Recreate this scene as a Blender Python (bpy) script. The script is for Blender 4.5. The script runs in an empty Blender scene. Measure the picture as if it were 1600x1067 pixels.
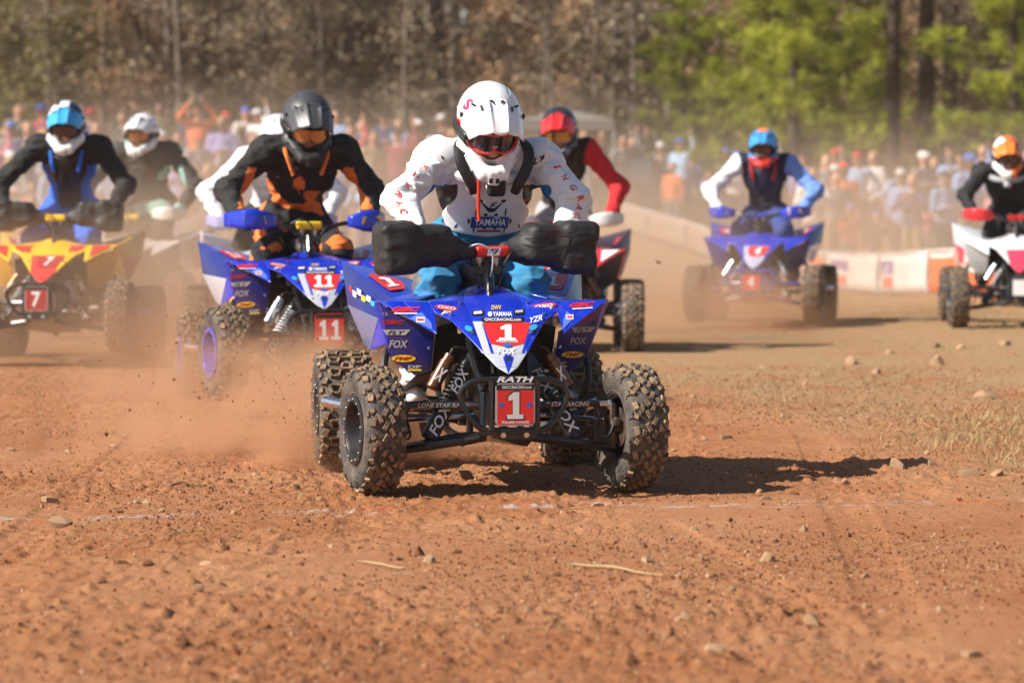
import bpy, bmesh, math, random
import numpy as np
from mathutils import Vector, Matrix, Euler, noise as mnoise

SC = bpy.context.scene
COL = SC.collection
PI = math.pi
R = math.radians

# ---------------------------------------------------------------- camera, sky, sun, exposure
F = 5000.0            # focal length in photo pixels (1600 wide)
CAMH = 1.19
PITCH = math.atan((533.5 - 294.0) / F)
cam_d = bpy.data.cameras.new('camera')
cam = bpy.data.objects.new('camera', cam_d)
COL.objects.link(cam)
cam.location = (0, 0, CAMH)
cam.rotation_euler = (PI / 2 - PITCH, 0, 0)
cam_d.sensor_width = 36.0
cam_d.lens = F / 1600 * 36.0
cam_d.clip_start = 0.1
cam_d.clip_end = 2000
cam_d.dof.use_dof = True
cam_d.dof.focus_distance = 12.62
cam_d.dof.aperture_fstop = 3.3
SC.camera = cam

SUN_EL = R(39)
SUN_DIR = Vector((-0.94, -0.34, 0)).normalized()      # where the sun stands, seen from the scene
world = bpy.data.worlds.new('World')
SC.world = world
world.use_nodes = True
wn = world.node_tree.nodes
wl = world.node_tree.links
sky = wn.new('ShaderNodeTexSky')
sky.sky_type = 'NISHITA'
sky.sun_disc = False
sky.sun_elevation = SUN_EL
sky.sun_rotation = math.atan2(SUN_DIR.x, SUN_DIR.y)
bg = wn['Background']
bg.inputs['Strength'].default_value = 0.062
wl.new(sky.outputs[0], bg.inputs['Color'])

sun_d = bpy.data.lights.new('sun', 'SUN')
sun_d.energy = 5.0
sun_d.angle = R(0.53)
sun_d.color = (1.0, 0.93, 0.83)
sun = bpy.data.objects.new('sun', sun_d)
COL.objects.link(sun)
sv = Vector((SUN_DIR.x * math.cos(SUN_EL), SUN_DIR.y * math.cos(SUN_EL), math.sin(SUN_EL)))
sun.rotation_euler = sv.to_track_quat('Z', 'Y').to_euler()
sun.location = sv * 60

SC.view_settings.view_transform = 'Standard'
SC.view_settings.look = 'None'
SC.view_settings.exposure = 0.80
SC.view_settings.gamma = 1.0
SC.cycles.use_denoising = True
SC.cycles.use_adaptive_sampling = True
SC.cycles.adaptive_threshold = 0.02
SC.cycles.max_bounces = 6
SC.cycles.diffuse_bounces = 3
SC.cycles.glossy_bounces = 3
SC.cycles.transmission_bounces = 4
SC.cycles.volume_bounces = 2
SC.cycles.transparent_max_bounces = 8
SC.cycles.volume_step_rate = 1.5
SC.cycles.volume_max_steps = 96

# ---------------------------------------------------------------- small helpers
def ray(px, py):
    u = (px - 800) / F
    v = (533.5 - py) / F
    return Vector((u, math.cos(PITCH) + v * math.sin(PITCH), -math.sin(PITCH) + v * math.cos(PITCH)))

def at(px, py, Y):
    d = ray(px, py)
    return Vector((d.x / d.y * Y, Y, CAMH + d.z / d.y * Y))

def on_ground(px, py):
    d = ray(px, py)
    t = -CAMH / d.z
    return d.x * t, d.y * t

def tag(o, label=None, cat=None, group=None, kind=None):
    if label: o['label'] = label
    if cat: o['category'] = cat
    if group: o['group'] = group
    if kind: o['kind'] = kind
    return o

def empty(name, loc=(0, 0, 0), rot=(0, 0, 0)):
    o = bpy.data.objects.new(name, None)
    COL.objects.link(o)
    o.location = loc
    o.rotation_euler = rot
    o.empty_display_size = 0.2
    return o

def link(name, mesh, parent=None, loc=None, rot=None):
    o = bpy.data.objects.new(name, mesh)
    COL.objects.link(o)
    if parent is not None: o.parent = parent
    if loc is not None: o.location = loc
    if rot is not None: o.rotation_euler = rot
    return o

# numpy value noise
def _hash(ix, iy, iz, seed):
    h = (ix.astype(np.int64) * 374761393 + iy.astype(np.int64) * 668265263 + iz.astype(np.int64) * 2147483647 + seed * 974711) & 0xFFFFFFFF
    h = ((h ^ (h >> 13)) * 1274126177) & 0xFFFFFFFF
    h = (h ^ (h >> 16)) & 0xFFFFFFFF
    return h.astype(np.float64) / 4294967295.0

def vnoise2(x, y, seed=0):
    ix = np.floor(x); iy = np.floor(y)
    fx = x - ix; fy = y - iy
    fx = fx * fx * (3 - 2 * fx); fy = fy * fy * (3 - 2 * fy)
    z = np.zeros_like(ix)
    a = _hash(ix, iy, z, seed); b = _hash(ix + 1, iy, z, seed)
    c = _hash(ix, iy + 1, z, seed); d = _hash(ix + 1, iy + 1, z, seed)
    return (a * (1 - fx) + b * fx) * (1 - fy) + (c * (1 - fx) + d * fx) * fy

def fbm2(x, y, seed=0, octv=3):
    s = 0; amp = 0.5; tot = 0
    for i in range(octv):
        s = s + amp * vnoise2(x * 2 ** i, y * 2 ** i, seed + i * 17)
        tot += amp; amp *= 0.5
    return s / tot

def vnoise3(x, y, z, seed=0):
    ix = np.floor(x); iy = np.floor(y); iz = np.floor(z)
    fx = x - ix; fy = y - iy; fz = z - iz
    fx = fx * fx * (3 - 2 * fx); fy = fy * fy * (3 - 2 * fy); fz = fz * fz * (3 - 2 * fz)
    r = 0
    for dx in (0, 1):
        for dy in (0, 1):
            for dz in (0, 1):
                w = (fx if dx else 1 - fx) * (fy if dy else 1 - fy) * (fz if dz else 1 - fz)
                r = r + w * _hash(ix + dx, iy + dy, iz + dz, seed)
    return r

def sstep(a, b, x):
    t = np.clip((x - a) / (b - a), 0, 1)
    return t * t * (3 - 2 * t)

# ---------------------------------------------------------------- materials
MATS = {}
def nodes_of(m):
    m.use_nodes = True
    return m.node_tree.nodes, m.node_tree.links

def pbr(name, col, rough=0.5, metal=0.0, coat=0.0, dust=0.0, dcol=(0.36, 0.17, 0.085), bump=0.0, bscale=60.0, var=0.0, sheen=0.0, dscale=9.0, spat=0.0, wrinkle=0.0):
    if name in MATS: return MATS[name]
    m = bpy.data.materials.new(name)
    n, l = nodes_of(m)
    b = n['Principled BSDF']
    b.inputs['Base Color'].default_value = (*col, 1)
    b.inputs['Roughness'].default_value = rough
    b.inputs['Metallic'].default_value = metal
    b.inputs['Coat Weight'].default_value = coat
    b.inputs['Coat Roughness'].default_value = 0.12
    if sheen: b.inputs['Sheen Weight'].default_value = sheen
    tc = n.new('ShaderNodeTexCoord')
    src = None
    if var:
        nz = n.new('ShaderNodeTexNoise'); nz.inputs['Scale'].default_value = 7; nz.inputs['Detail'].default_value = 4
        l.new(tc.outputs['Object'], nz.inputs['Vector'])
        mx = n.new('ShaderNodeMix'); mx.data_type = 'RGBA'
        mx.inputs[6].default_value = (*[c * (1 - var) for c in col], 1)
        mx.inputs[7].default_value = (*[min(1, c * (1 + var)) for c in col], 1)
        l.new(nz.outputs['Fac'], mx.inputs[0])
        src = mx.outputs[2]
    if dust:
        nz = n.new('ShaderNodeTexNoise'); nz.inputs['Scale'].default_value = dscale; nz.inputs['Detail'].default_value = 6; nz.inputs['Roughness'].default_value = 0.7
        l.new(tc.outputs['Object'], nz.inputs['Vector'])
        mr = n.new('ShaderNodeMapRange'); mr.inputs['From Min'].default_value = 0.62 - 0.35 * dust; mr.inputs['From Max'].default_value = 0.85 - 0.2 * dust
        mr.inputs['To Max'].default_value = min(1.0, 0.25 + dust)
        l.new(nz.outputs['Fac'], mr.inputs['Value'])
        mx = n.new('ShaderNodeMix'); mx.data_type = 'RGBA'
        mx.inputs[6].default_value = (*col, 1); mx.inputs[7].default_value = (*dcol, 1)
        if src: l.new(src, mx.inputs[6])
        l.new(mr.outputs[0], mx.inputs[0])
        src = mx.outputs[2]
        m2 = n.new('ShaderNodeMapRange'); m2.inputs['To Min'].default_value = rough; m2.inputs['To Max'].default_value = 0.9
        l.new(mr.outputs[0], m2.inputs['Value']); l.new(m2.outputs[0], b.inputs['Roughness'])
    if spat:
        nz = n.new('ShaderNodeTexNoise'); nz.inputs['Scale'].default_value = 150; nz.inputs['Detail'].default_value = 2
        l.new(tc.outputs['Object'], nz.inputs['Vector'])
        mr = n.new('ShaderNodeMapRange'); mr.inputs['From Min'].default_value = .70 - .08 * spat; mr.inputs['From Max'].default_value = .73 - .08 * spat; mr.inputs['To Max'].default_value = .8
        l.new(nz.outputs['Fac'], mr.inputs['Value'])
        mx = n.new('ShaderNodeMix'); mx.data_type = 'RGBA'; mx.inputs[6].default_value = (*col, 1); mx.inputs[7].default_value = (*dcol, 1)
        if src: l.new(src, mx.inputs[6])
        l.new(mr.outputs[0], mx.inputs[0]); src = mx.outputs[2]
    if src: l.new(src, b.inputs['Base Color'])
    if wrinkle:
        n1 = n.new('ShaderNodeTexNoise'); n1.noise_type = 'RIDGED_MULTIFRACTAL'; n1.inputs['Scale'].default_value = 9; n1.inputs['Detail'].default_value = 2; n1.inputs['Distortion'].default_value = .8
        mp = n.new('ShaderNodeMapping'); mp.inputs['Rotation'].default_value = (.5, .4, .3); mp.inputs['Scale'].default_value = (1.0, 1.0, 2.2); l.new(tc.outputs['Object'], mp.inputs[0]); l.new(mp.outputs[0], n1.inputs['Vector'])
        n2 = n.new('ShaderNodeTexNoise'); n2.inputs['Scale'].default_value = 55; n2.inputs['Detail'].default_value = 4; l.new(tc.outputs['Object'], n2.inputs['Vector'])
        ad = n.new('ShaderNodeMath'); ad.operation = 'MULTIPLY_ADD'; ad.inputs[1].default_value = .12; l.new(n2.outputs['Fac'], ad.inputs[0]); l.new(n1.outputs['Fac'], ad.inputs[2])
        bp = n.new('ShaderNodeBump'); bp.inputs['Strength'].default_value = wrinkle; bp.inputs['Distance'].default_value = 0.022
        l.new(ad.outputs[0], bp.inputs['Height']); l.new(bp.outputs[0], b.inputs['Normal'])
        bump = 0
    if bump:
        nz = n.new('ShaderNodeTexNoise'); nz.inputs['Scale'].default_value = bscale; nz.inputs['Detail'].default_value = 5
        l.new(tc.outputs['Object'], nz.inputs['Vector'])
        bp = n.new('ShaderNodeBump'); bp.inputs['Strength'].default_value = bump; bp.inputs['Distance'].default_value = 0.01
        l.new(nz.outputs['Fac'], bp.inputs['Height']); l.new(bp.outputs[0], b.inputs['Normal'])
    MATS[name] = m
    return m

def mix_mat(name, cols, scale=6.0, rough=0.9, bump=0.3, bscale=40, coord='Object', sharp=0.1, obrand=0.0, transl=0.0):
    """colour picked by noise out of a short list"""
    if name in MATS: return MATS[name]
    m = bpy.data.materials.new(name)
    n, l = nodes_of(m)
    b = n['Principled BSDF']; b.inputs['Roughness'].default_value = rough
    b.inputs['Specular IOR Level'].default_value = 0.2
    tc = n.new('ShaderNodeTexCoord')
    nz = n.new('ShaderNodeTexNoise'); nz.inputs['Scale'].default_value = scale; nz.inputs['Detail'].default_value = 6; nz.inputs['Roughness'].default_value = 0.65
    l.new(tc.outputs[coord], nz.inputs['Vector'])
    cr = n.new('ShaderNodeValToRGB')
    els = cr.color_ramp.elements
    k = len(cols)
    while len(els) < k: els.new(0.5)
    for i, c in enumerate(cols):
        els[i].position = 0.3 + 0.4 * i / max(1, k - 1)
        els[i].color = (*c, 1)
    l.new(nz.outputs['Fac'], cr.inputs[0])
    out = cr.outputs[0]
    if obrand:
        oi = n.new('ShaderNodeObjectInfo'); hs = n.new('ShaderNodeHueSaturation')
        mr = n.new('ShaderNodeMapRange'); mr.inputs['To Min'].default_value = 1 - obrand; mr.inputs['To Max'].default_value = 1 + obrand
        l.new(oi.outputs['Random'], mr.inputs['Value']); l.new(mr.outputs[0], hs.inputs['Value']); l.new(out, hs.inputs['Color'])
        out = hs.outputs[0]
    l.new(out, b.inputs['Base Color'])
    if bump:
        bp = n.new('ShaderNodeBump'); bp.inputs['Strength'].default_value = bump; bp.inputs['Distance'].default_value = 0.02
        n2 = n.new('ShaderNodeTexNoise'); n2.inputs['Scale'].default_value = bscale; n2.inputs['Detail'].default_value = 5
        l.new(tc.outputs[coord], n2.inputs['Vector']); l.new(n2.outputs['Fac'], bp.inputs['Height']); l.new(bp.outputs[0], b.inputs['Normal'])
    if transl:
        tr = n.new('ShaderNodeBsdfTranslucent'); l.new(out, tr.inputs['Color'])
        ms = n.new('ShaderNodeMixShader'); ms.inputs[0].default_value = transl
        l.new(b.outputs[0], ms.inputs[1]); l.new(tr.outputs[0], ms.inputs[2]); l.new(ms.outputs[0], n['Material Output'].inputs[0])
    MATS[name] = m
    return m

# ---------------------------------------------------------------- mesh builder
class MB:
    def __init__(s):
        s.v = []; s.f = []; s.m = []
    def add(s, vs, fs, mi=0):
        o = len(s.v)
        s.v.extend([tuple(p) for p in vs])
        s.f.extend([tuple(i + o for i in f) for f in fs])
        s.m.extend([mi] * len(fs))
        return s
    def box(s, c, size, mi=0, rot=None):
        hx, hy, hz = size[0] / 2, size[1] / 2, size[2] / 2
        vs = [Vector((x, y, z)) for x in (-hx, hx) for y in (-hy, hy) for z in (-hz, hz)]
        if rot is not None:
            q = rot if isinstance(rot, Matrix) else Euler(rot).to_matrix()
            vs = [q @ v for v in vs]
        vs = [v + Vector(c) for v in vs]
        return s.add(vs, [(0, 1, 3, 2), (4, 6, 7, 5), (0, 4, 5, 1), (2, 3, 7, 6), (0, 2, 6, 4), (1, 5, 7, 3)], mi)
    def tube(s, pts, r, n=8, mi=0, smooth=0, caps=True, flat=1.0):
        pts = [Vector(p) for p in pts]
        if smooth: pts, r = catmull(pts, r, smooth)
        rs = r if isinstance(r, (list, tuple)) else [r] * len(pts)
        rings = []
        up = None
        for i, p in enumerate(pts):
            t = (pts[min(i + 1, len(pts) - 1)] - pts[max(i - 1, 0)])
            if t.length < 1e-9: t = Vector((0, 0, 1))
            t.normalize()
            if up is None:
                up = Vector((0, 0, 1)) if abs(t.z) < 0.9 else Vector((0, 1, 0))
            a = t.cross(up).normalized(); b = a.cross(t).normalized(); up = b
            rings.append([p + rs[i] * (math.cos(2 * PI * k / n) * a + math.sin(2 * PI * k / n) * b * flat) for k in range(n)])
        return s.loft(rings, mi, caps)
    def loft(s, rings, mi=0, caps=True, closed=True):
        n = len(rings[0]); vs = [p for r_ in rings for p in r_]; fs = []
        for i in range(len(rings) - 1):
            for k in range(n if closed else n - 1):
                k2 = (k + 1) % n
                fs.append((i * n + k, i * n + k2, (i + 1) * n + k2, (i + 1) * n + k))
        if caps and closed:
            fs.append(tuple(range(n - 1, -1, -1)))
            fs.append(tuple((len(rings) - 1) * n + k for k in range(n)))
        return s.add(vs, fs, mi)
    def lathe(s, prof, n=24, mi=0, axis='X', c=(0, 0, 0), caps=False):
        """prof: (radius, along axis)"""
        rings = []
        for (r_, h) in prof:
            ring = []
            for k in range(n):
                a = 2 * PI * k / n
                if axis == 'X': p = (h, r_ * math.cos(a), r_ * math.sin(a))
                elif axis == 'Y': p = (r_ * math.cos(a), h, r_ * math.sin(a))
                else: p = (r_ * math.cos(a), r_ * math.sin(a), h)
                ring.append(Vector(p) + Vector(c))
            rings.append(ring)
        return s.loft(rings, mi, caps)
    def plate(s, poly, t=0.004, mi=0, nrm=None):
        poly = [Vector(p) for p in poly]
        if nrm is None:
            nrm = Vector((0, 0, 0))
            for i in range(len(poly)):
                a, b = poly[i], poly[(i + 1) % len(poly)]
                nrm += a.cross(b)
            nrm.normalize()
        nrm = Vector(nrm)
        n = len(poly)
        vs = [p + nrm * t / 2 for p in poly] + [p - nrm * t / 2 for p in poly]
        fs = [tuple(range(n)), tuple(range(2 * n - 1, n - 1, -1))] + [(i, n + i, n + (i + 1) % n, (i + 1) % n) for i in range(n)]
        return s.add(vs, fs, mi)
    def grid(s, fn, nu, nv, mi=0):
        vs = [fn(i / nu, j / nv) for i in range(nu + 1) for j in range(nv + 1)]
        fs = [(i * (nv + 1) + j, (i + 1) * (nv + 1) + j, (i + 1) * (nv + 1) + j + 1, i * (nv + 1) + j + 1) for i in range(nu) for j in range(nv)]
        return s.add(vs, fs, mi)
    def blob(s, c, r, seed=0, mi=0, sub=1, sq=(1, 1, 1), rough=0.25):
        rnd = random.Random(seed)
        vs, fs = ICO[sub]
        q = Euler((rnd.random() * 6, rnd.random() * 6, rnd.random() * 6)).to_matrix()
        out = []
        for v in vs:
            k = 1 + rough * (rnd.random() * 2 - 1)
            w = q @ (v * k)
            out.append(Vector((w.x * sq[0] * r, w.y * sq[1] * r, w.z * sq[2] * r)) + Vector(c))
        return s.add(out, fs, mi)
    def mesh(s, name, mats, smooth=True):
        me = bpy.data.meshes.new(name)
        me.from_pydata(s.v, [], s.f)
        for m in (mats if isinstance(mats, (list, tuple)) else [mats]): me.materials.append(m)
        me.polygons.foreach_set('material_index', s.m)
        if smooth: me.polygons.foreach_set('use_smooth', [True] * len(s.f))
        me.update()
        return me
    def build(s, name, mats, parent=None, smooth=True, bevel=0.0, solid=0.0, sharp=35, loc=None, rot=None):
        o = link(name, s.mesh(name, mats, smooth), parent, loc, rot)
        if solid:
            md = o.modifiers.new('solidify', 'SOLIDIFY'); md.thickness = solid; md.offset = -1
        if bevel:
            md = o.modifiers.new('bevel', 'BEVEL'); md.width = bevel; md.segments = 3; md.limit_method = 'ANGLE'; md.angle_limit = R(30)
        if smooth:
            o.data.set_sharp_from_angle(angle=R(sharp))
        return o

def catmull(pts, r, k):
    rs = list(r) if isinstance(r, (list, tuple)) else [r] * len(pts)
    P = [pts[0]] + pts + [pts[-1]]; Q = [rs[0]] + rs + [rs[-1]]
    out = []; ro = []
    for i in range(1, len(P) - 2):
        for j in range(k):
            t = j / k
            def f(a, b, c, d): return 0.5 * ((2 * b) + (-a + c) * t + (2 * a - 5 * b + 4 * c - d) * t * t + (-a + 3 * b - 3 * c + d) * t ** 3)
            out.append(f(P[i - 1], P[i], P[i + 1], P[i + 2])); ro.append(max(1e-4, Q[i] * (1 - t) + Q[i + 1] * t))
    out.append(pts[-1]); ro.append(rs[-1])
    return out, ro

ICO = {}
for _s in (1, 2, 3):
    _b = bmesh.new(); bmesh.ops.create_icosphere(_b, subdivisions=_s, radius=1)
    _b.verts.ensure_lookup_table()
    ICO[_s] = ([v.co.copy() for v in _b.verts], [tuple(v.index for v in f.verts) for f in _b.faces]); _b.free()

# smooth solids from capsules and ellipsoids (surface nets on a distance field)
def surface_net(d, org, h):
    nx, ny, nz = d.shape
    ins = d < 0
    cidx = -np.ones((nx - 1, ny - 1, nz - 1), dtype=np.int64)
    acc = np.zeros((nx - 1, ny - 1, nz - 1, 3)); cnt = np.zeros((nx - 1, ny - 1, nz - 1))
    offs = [(a, b, c) for a in (0, 1) for b in (0, 1) for c in (0, 1)]
    def sub(o): return (slice(o[0], nx - 1 + o[0]), slice(o[1], ny - 1 + o[1]), slice(o[2], nz - 1 + o[2]))
    for ax in range(3):
        for o in offs:
            if o[ax]: continue
            o2 = list(o); o2[ax] = 1
            a = d[sub(o)]; b = d[sub(o2)]
            m = (a < 0) != (b < 0)
            if not m.any(): continue
            t = a[m] / (a[m] - b[m])
            p = np.tile(np.array(o, float), (m.sum(), 1)); p[:, ax] = t
            acc[m] += p; cnt[m] += 1
    act = cnt > 0
    cidx[act] = np.arange(act.sum())
    ii = np.argwhere(act)
    V = org + h * (ii + acc[act] / cnt[act][:, None])
    quads = []
    for ax in range(3):
        s0 = [slice(None)] * 3; s1 = [slice(None)] * 3
        s0[ax] = slice(0, -1); s1[ax] = slice(1, None)
        a = ins[tuple(s0)]; b = ins[tuple(s1)]
        e = np.argwhere(a != b)
        u, v = (ax + 1) % 3, (ax + 2) % 3
        e = e[(e[:, u] > 0) & (e[:, v] > 0) & (e[:, u] < d.shape[u] - 1) & (e[:, v] < d.shape[v] - 1)]
        if len(e) == 0: continue
        def cell(du, dv):
            c = e.copy(); c[:, u] -= du; c[:, v] -= dv
            return cidx[c[:, 0], c[:, 1], c[:, 2]]
        q = np.stack([cell(1, 1), cell(0, 1), cell(0, 0), cell(1, 0)], 1)
        fl = b[e[:, 0], e[:, 1], e[:, 2]]
        q[fl] = q[fl][:, ::-1]
        quads.append(q)
    return V, np.concatenate(quads)

def d_caps(P, a, b, ra, rb):
    a = np.array(a, float); b = np.array(b, float)
    ab = b - a
    t = np.clip(((P - a) @ ab) / max(1e-12, ab @ ab), 0, 1)
    return np.linalg.norm(P - a - t[..., None] * ab, axis=-1) - (ra + (rb - ra) * t)

def d_ell(P, c, rad, rot=None):
    q = P - np.array(c, float)
    if rot is not None:
        q = q @ np.array(Euler(rot).to_matrix())
    r_ = np.array(rad, float)
    k0 = np.linalg.norm(q / r_, axis=-1); k1 = np.linalg.norm(q / (r_ * r_), axis=-1)
    return k0 * (k0 - 1) / np.maximum(k1, 1e-6)

def d_box(P, c, half, rot=None, rr=0.0):
    q = P - np.array(c, float)
    if rot is not None:
        q = q @ np.array(Euler(rot).to_matrix())
    q = np.abs(q) - (np.array(half, float) - rr)
    return np.linalg.norm(np.maximum(q, 0), axis=-1) + np.minimum(q.max(-1), 0) - rr

def smin(a, b, k):
    if k <= 0: return np.minimum(a, b)
    h = np.clip(0.5 + 0.5 * (b - a) / k, 0, 1)
    return b * (1 - h) + a * h - k * h * (1 - h)

def prim(P, p):
    if p[0] == 'c': return d_caps(P, *p[1:5])
    if p[0] == 'e': return d_ell(P, p[1], p[2], p[3] if len(p) > 3 and not isinstance(p[3], int) else None)
    return d_box(P, p[1], p[2], p[3], p[4])

def solid_mesh(name, prims, mats, h=0.012, k=0.03, fold=0.0, fscale=18.0, cut=None, seed=0, paint=None, smooth_it=1):
    """prims: list of (primitive tuple, material index, blend). paint: extra regions deciding only the material."""
    lo = np.array([1e9] * 3); hi = -lo
    for p, mi, kk in prims:
        if p[0] == 'c':
            for q, r_ in ((p[1], p[3]), (p[2], p[4])):
                lo = np.minimum(lo, np.array(q) - r_); hi = np.maximum(hi, np.array(q) + r_)
        elif p[0] == 'e':
            mr = max(p[2]); lo = np.minimum(lo, np.array(p[1]) - mr); hi = np.maximum(hi, np.array(p[1]) + mr)
        else:
            mr = np.linalg.norm(p[2]); lo = np.minimum(lo, np.array(p[1]) - mr); hi = np.maximum(hi, np.array(p[1]) + mr)
    lo = lo - 3 * h - k; hi = hi + 3 * h + k
    n = np.ceil((hi - lo) / h).astype(int) + 1
    gx, gy, gz = [lo[i] + h * np.arange(n[i]) for i in range(3)]
    P = np.stack(np.meshgrid(gx, gy, gz, indexing='ij'), -1)
    D = np.full(P.shape[:3], 1.0)
    for p, mi, kk in prims:
        kq = k if kk is None else kk
        if p[0] == 'c':
            q0 = np.minimum(np.array(p[1]) - p[3], np.array(p[2]) - p[4]); q1 = np.maximum(np.array(p[1]) + p[3], np.array(p[2]) + p[4])
        else:
            mr = max(p[2]) if p[0] == 'e' else np.linalg.norm(p[2])
            q0 = np.array(p[1]) - mr; q1 = np.array(p[1]) + mr
        mg = kq + 2.5 * h + fold
        i0 = np.maximum(0, np.floor((q0 - mg - lo) / h)).astype(int); i1 = np.minimum(n, np.ceil((q1 + mg - lo) / h).astype(int) + 1)
        sl = (slice(i0[0], i1[0]), slice(i0[1], i1[1]), slice(i0[2], i1[2]))
        D[sl] = smin(D[sl], prim(P[sl], p), kq)
    if fold:
        nb = np.abs(D) < 6 * h + 2 * fold
        Pn = P[nb]
        f = vnoise3(Pn[:, 0] * fscale, Pn[:, 1] * fscale, Pn[:, 2] * fscale * 1.7, seed) - 0.5
        f2 = vnoise3(Pn[:, 0] * fscale * 2.3, Pn[:, 1] * fscale * 2.3, Pn[:, 2] * fscale * 3.1, seed + 5) - 0.5
        D[nb] = D[nb] + fold * (np.abs(f) * 2.2 - 0.5 + 0.5 * f2)
    if cut is not None: D = cut(P, D)
    V, Q = surface_net(D, lo, h)
    # material per face
    fc = V[Q].mean(1)
    best = None; mi_f = None
    for p, mi, kk in prims:
        if mi is None: continue
        dd = prim(fc, p)
        if best is None: best = dd; mi_f = np.full(len(fc), mi)
        else:
            m = dd < best; best = np.where(m, dd, best); mi_f[m] = mi
    if paint is not None: mi_f = paint(fc, mi_f)
    me = bpy.data.meshes.new(name)
    me.from_pydata(V.tolist(), [], Q.tolist())
    for m in mats: me.materials.append(m)
    me.polygons.foreach_set('material_index', mi_f.astype(np.int32))
    me.polygons.foreach_set('use_smooth', np.ones(len(Q), dtype=bool))
    me.update()
    return me

# ---------------------------------------------------------------- lettering
_TXT = {}
def text_geo(s, bold=0.0, shear=0.0):
    key = (s, bold, shear)
    if key in _TXT: return _TXT[key]
    cu = bpy.data.curves.new('lettering', 'FONT')
    cu.body = s; cu.size = 1; cu.shear = shear; cu.offset = bold; cu.resolution_u = 2
    o = bpy.data.objects.new('lettering_tmp', cu); COL.objects.link(o)
    dg = bpy.context.evaluated_depsgraph_get()
    me = bpy.data.meshes.new_from_object(o.evaluated_get(dg))
    vs = np.array([v.co[:2] for v in me.vertices]); fs = [tuple(p.vertices) for p in me.polygons]
    lo = vs.min(0); hi = vs.max(0); asp = (hi[0] - lo[0]) / (hi[1] - lo[1])
    vs = (vs - lo) / (hi - lo)
    bpy.data.objects.remove(o); bpy.data.curves.remove(cu); bpy.data.meshes.remove(me)
    _TXT[key] = (vs, fs, asp)
    return _TXT[key]

ONE = ([(0.02, 0), (0.98, 0), (0.98, 0.16), (0.74, 0.16), (0.74, 1), (0.42, 1), (0.1, 0.83), (0.1, 0.68), (0.36, 0.7), (0.36, 0.16), (0.02, 0.16)])

def patch_map(c4, uv, off):
    bl, br, tr, tl = [Vector(c) for c in c4]
    n = ((br - bl).cross(tl - bl)).normalized()
    return [bl * (1 - u) * (1 - v) + br * u * (1 - v) + tr * u * v + tl * (1 - u) * v + n * off for u, v in uv]

def decal(parent, c4, m, text=None, poly=None, off=0.0025, bold=0.0, shear=0.0, name='lettering'):
    """flat print on the patch bl, br, tr, tl: lettering, a polygon, or the whole patch"""
    mb = MB()
    if text is not None:
        vs, fs, asp = text_geo(text, bold, shear)
        mb.add(patch_map(c4, vs.tolist(), off), fs)
    else:
        pl = poly or [(0, 0), (1, 0), (1, 1), (0, 1)]
        mb.add(patch_map(c4, pl, off), [tuple(range(len(pl)))])
    return mb.build(name, m, parent, smooth=False)

def ellipse_poly(n=20):
    return [(0.5 + 0.5 * math.cos(2 * PI * k / n), 0.5 + 0.5 * math.sin(2 * PI * k / n)) for k in range(n)]

def copy_tree(o, parent=None):
    c = o.copy(); COL.objects.link(c); c.parent = parent
    for ch in list(o.children): copy_tree(ch, c)
    return c
# ---------------------------------------------------------------- ground
def base_h(x, y):
    """large shape of the land: flat field, a bank on the left behind the track, wooded rise behind"""
    left = sstep(6.0, -6.0, x - (y - 40) * 0.02)
    bank = sstep(46, 70, y) * (0.25 + 0.95 * left)
    dip = -0.22 * sstep(34, 44, y) * sstep(58, 46, y)
    hill = 9.0 * sstep(95, 190, y) + 6 * sstep(180, 330, y)
    return bank + dip + hill

def ground_h(x, y):
    near = sstep(26, 15, y)
    mid = sstep(60, 20, y)
    z = base_h(x, y)
    z = z + mid * 0.05 * (fbm2(x * 0.5, y * 0.35, 3, 2) - 0.5)
    churn = sstep(0.46, 0.68, fbm2(x * 0.55 + 3.1, y * 0.3, 11, 3) + 0.16 * sstep(10.6, 8.3, y) + 0.10 * sstep(0.5, -2.2, x) * sstep(12.4, 9.5, y) - 0.02)
    b = np.abs(fbm2(x * 13, y * 8, 21, 3) - 0.5) * 2
    z = z + near * (0.003 + 0.021 * churn) * (0.30 - b) * 0.8
    z = z + near * (0.003 + 0.014 * churn) * (fbm2(x * 38, y * 22, 31, 2) - 0.5)
    c2 = vnoise2(x * 24, y * 17, 41)
    z = z + near * 0.012 * (0.25 + churn) * sstep(0.74, 0.94, c2)
    # tread marks of tyres that have passed
    for x0, sl, w, ph in ((-0.62, 0.10, .085, 0.0), (0.42, 0.13, .085, 1.0), (-1.7, 0.02, .11, .4), (1.25, -.06, .10, 2.0)):
        dx = x - (x0 - sl * (y - 12))
        inb = sstep(w, w * .75, np.abs(dx)) * near
        z = z - inb * (0.006 + 0.005 * (np.sin((y * 1.0 + np.abs(dx) * 1.2) * 62 + ph) > 0.1)) * sstep(.38, .5, fbm2(x * .8, y * .5, 61, 2))
    # ruts left along the direction of travel
    rut = np.abs(((x + 0.12 * (y - 12)) * 0.9 + 0.25 * fbm2(x * 0.3, y * 0.2, 51, 2)) % 1.0 - 0.5)
    z = z - near * 0.012 * sstep(0.16, 0.05, rut) * sstep(0.45, 0.6, fbm2(x * 0.4, y * 0.4, 55, 2))
    return z

def gh(x, y):
    return float(ground_h(np.array([float(x)]), np.array([float(y)]))[0])

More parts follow.
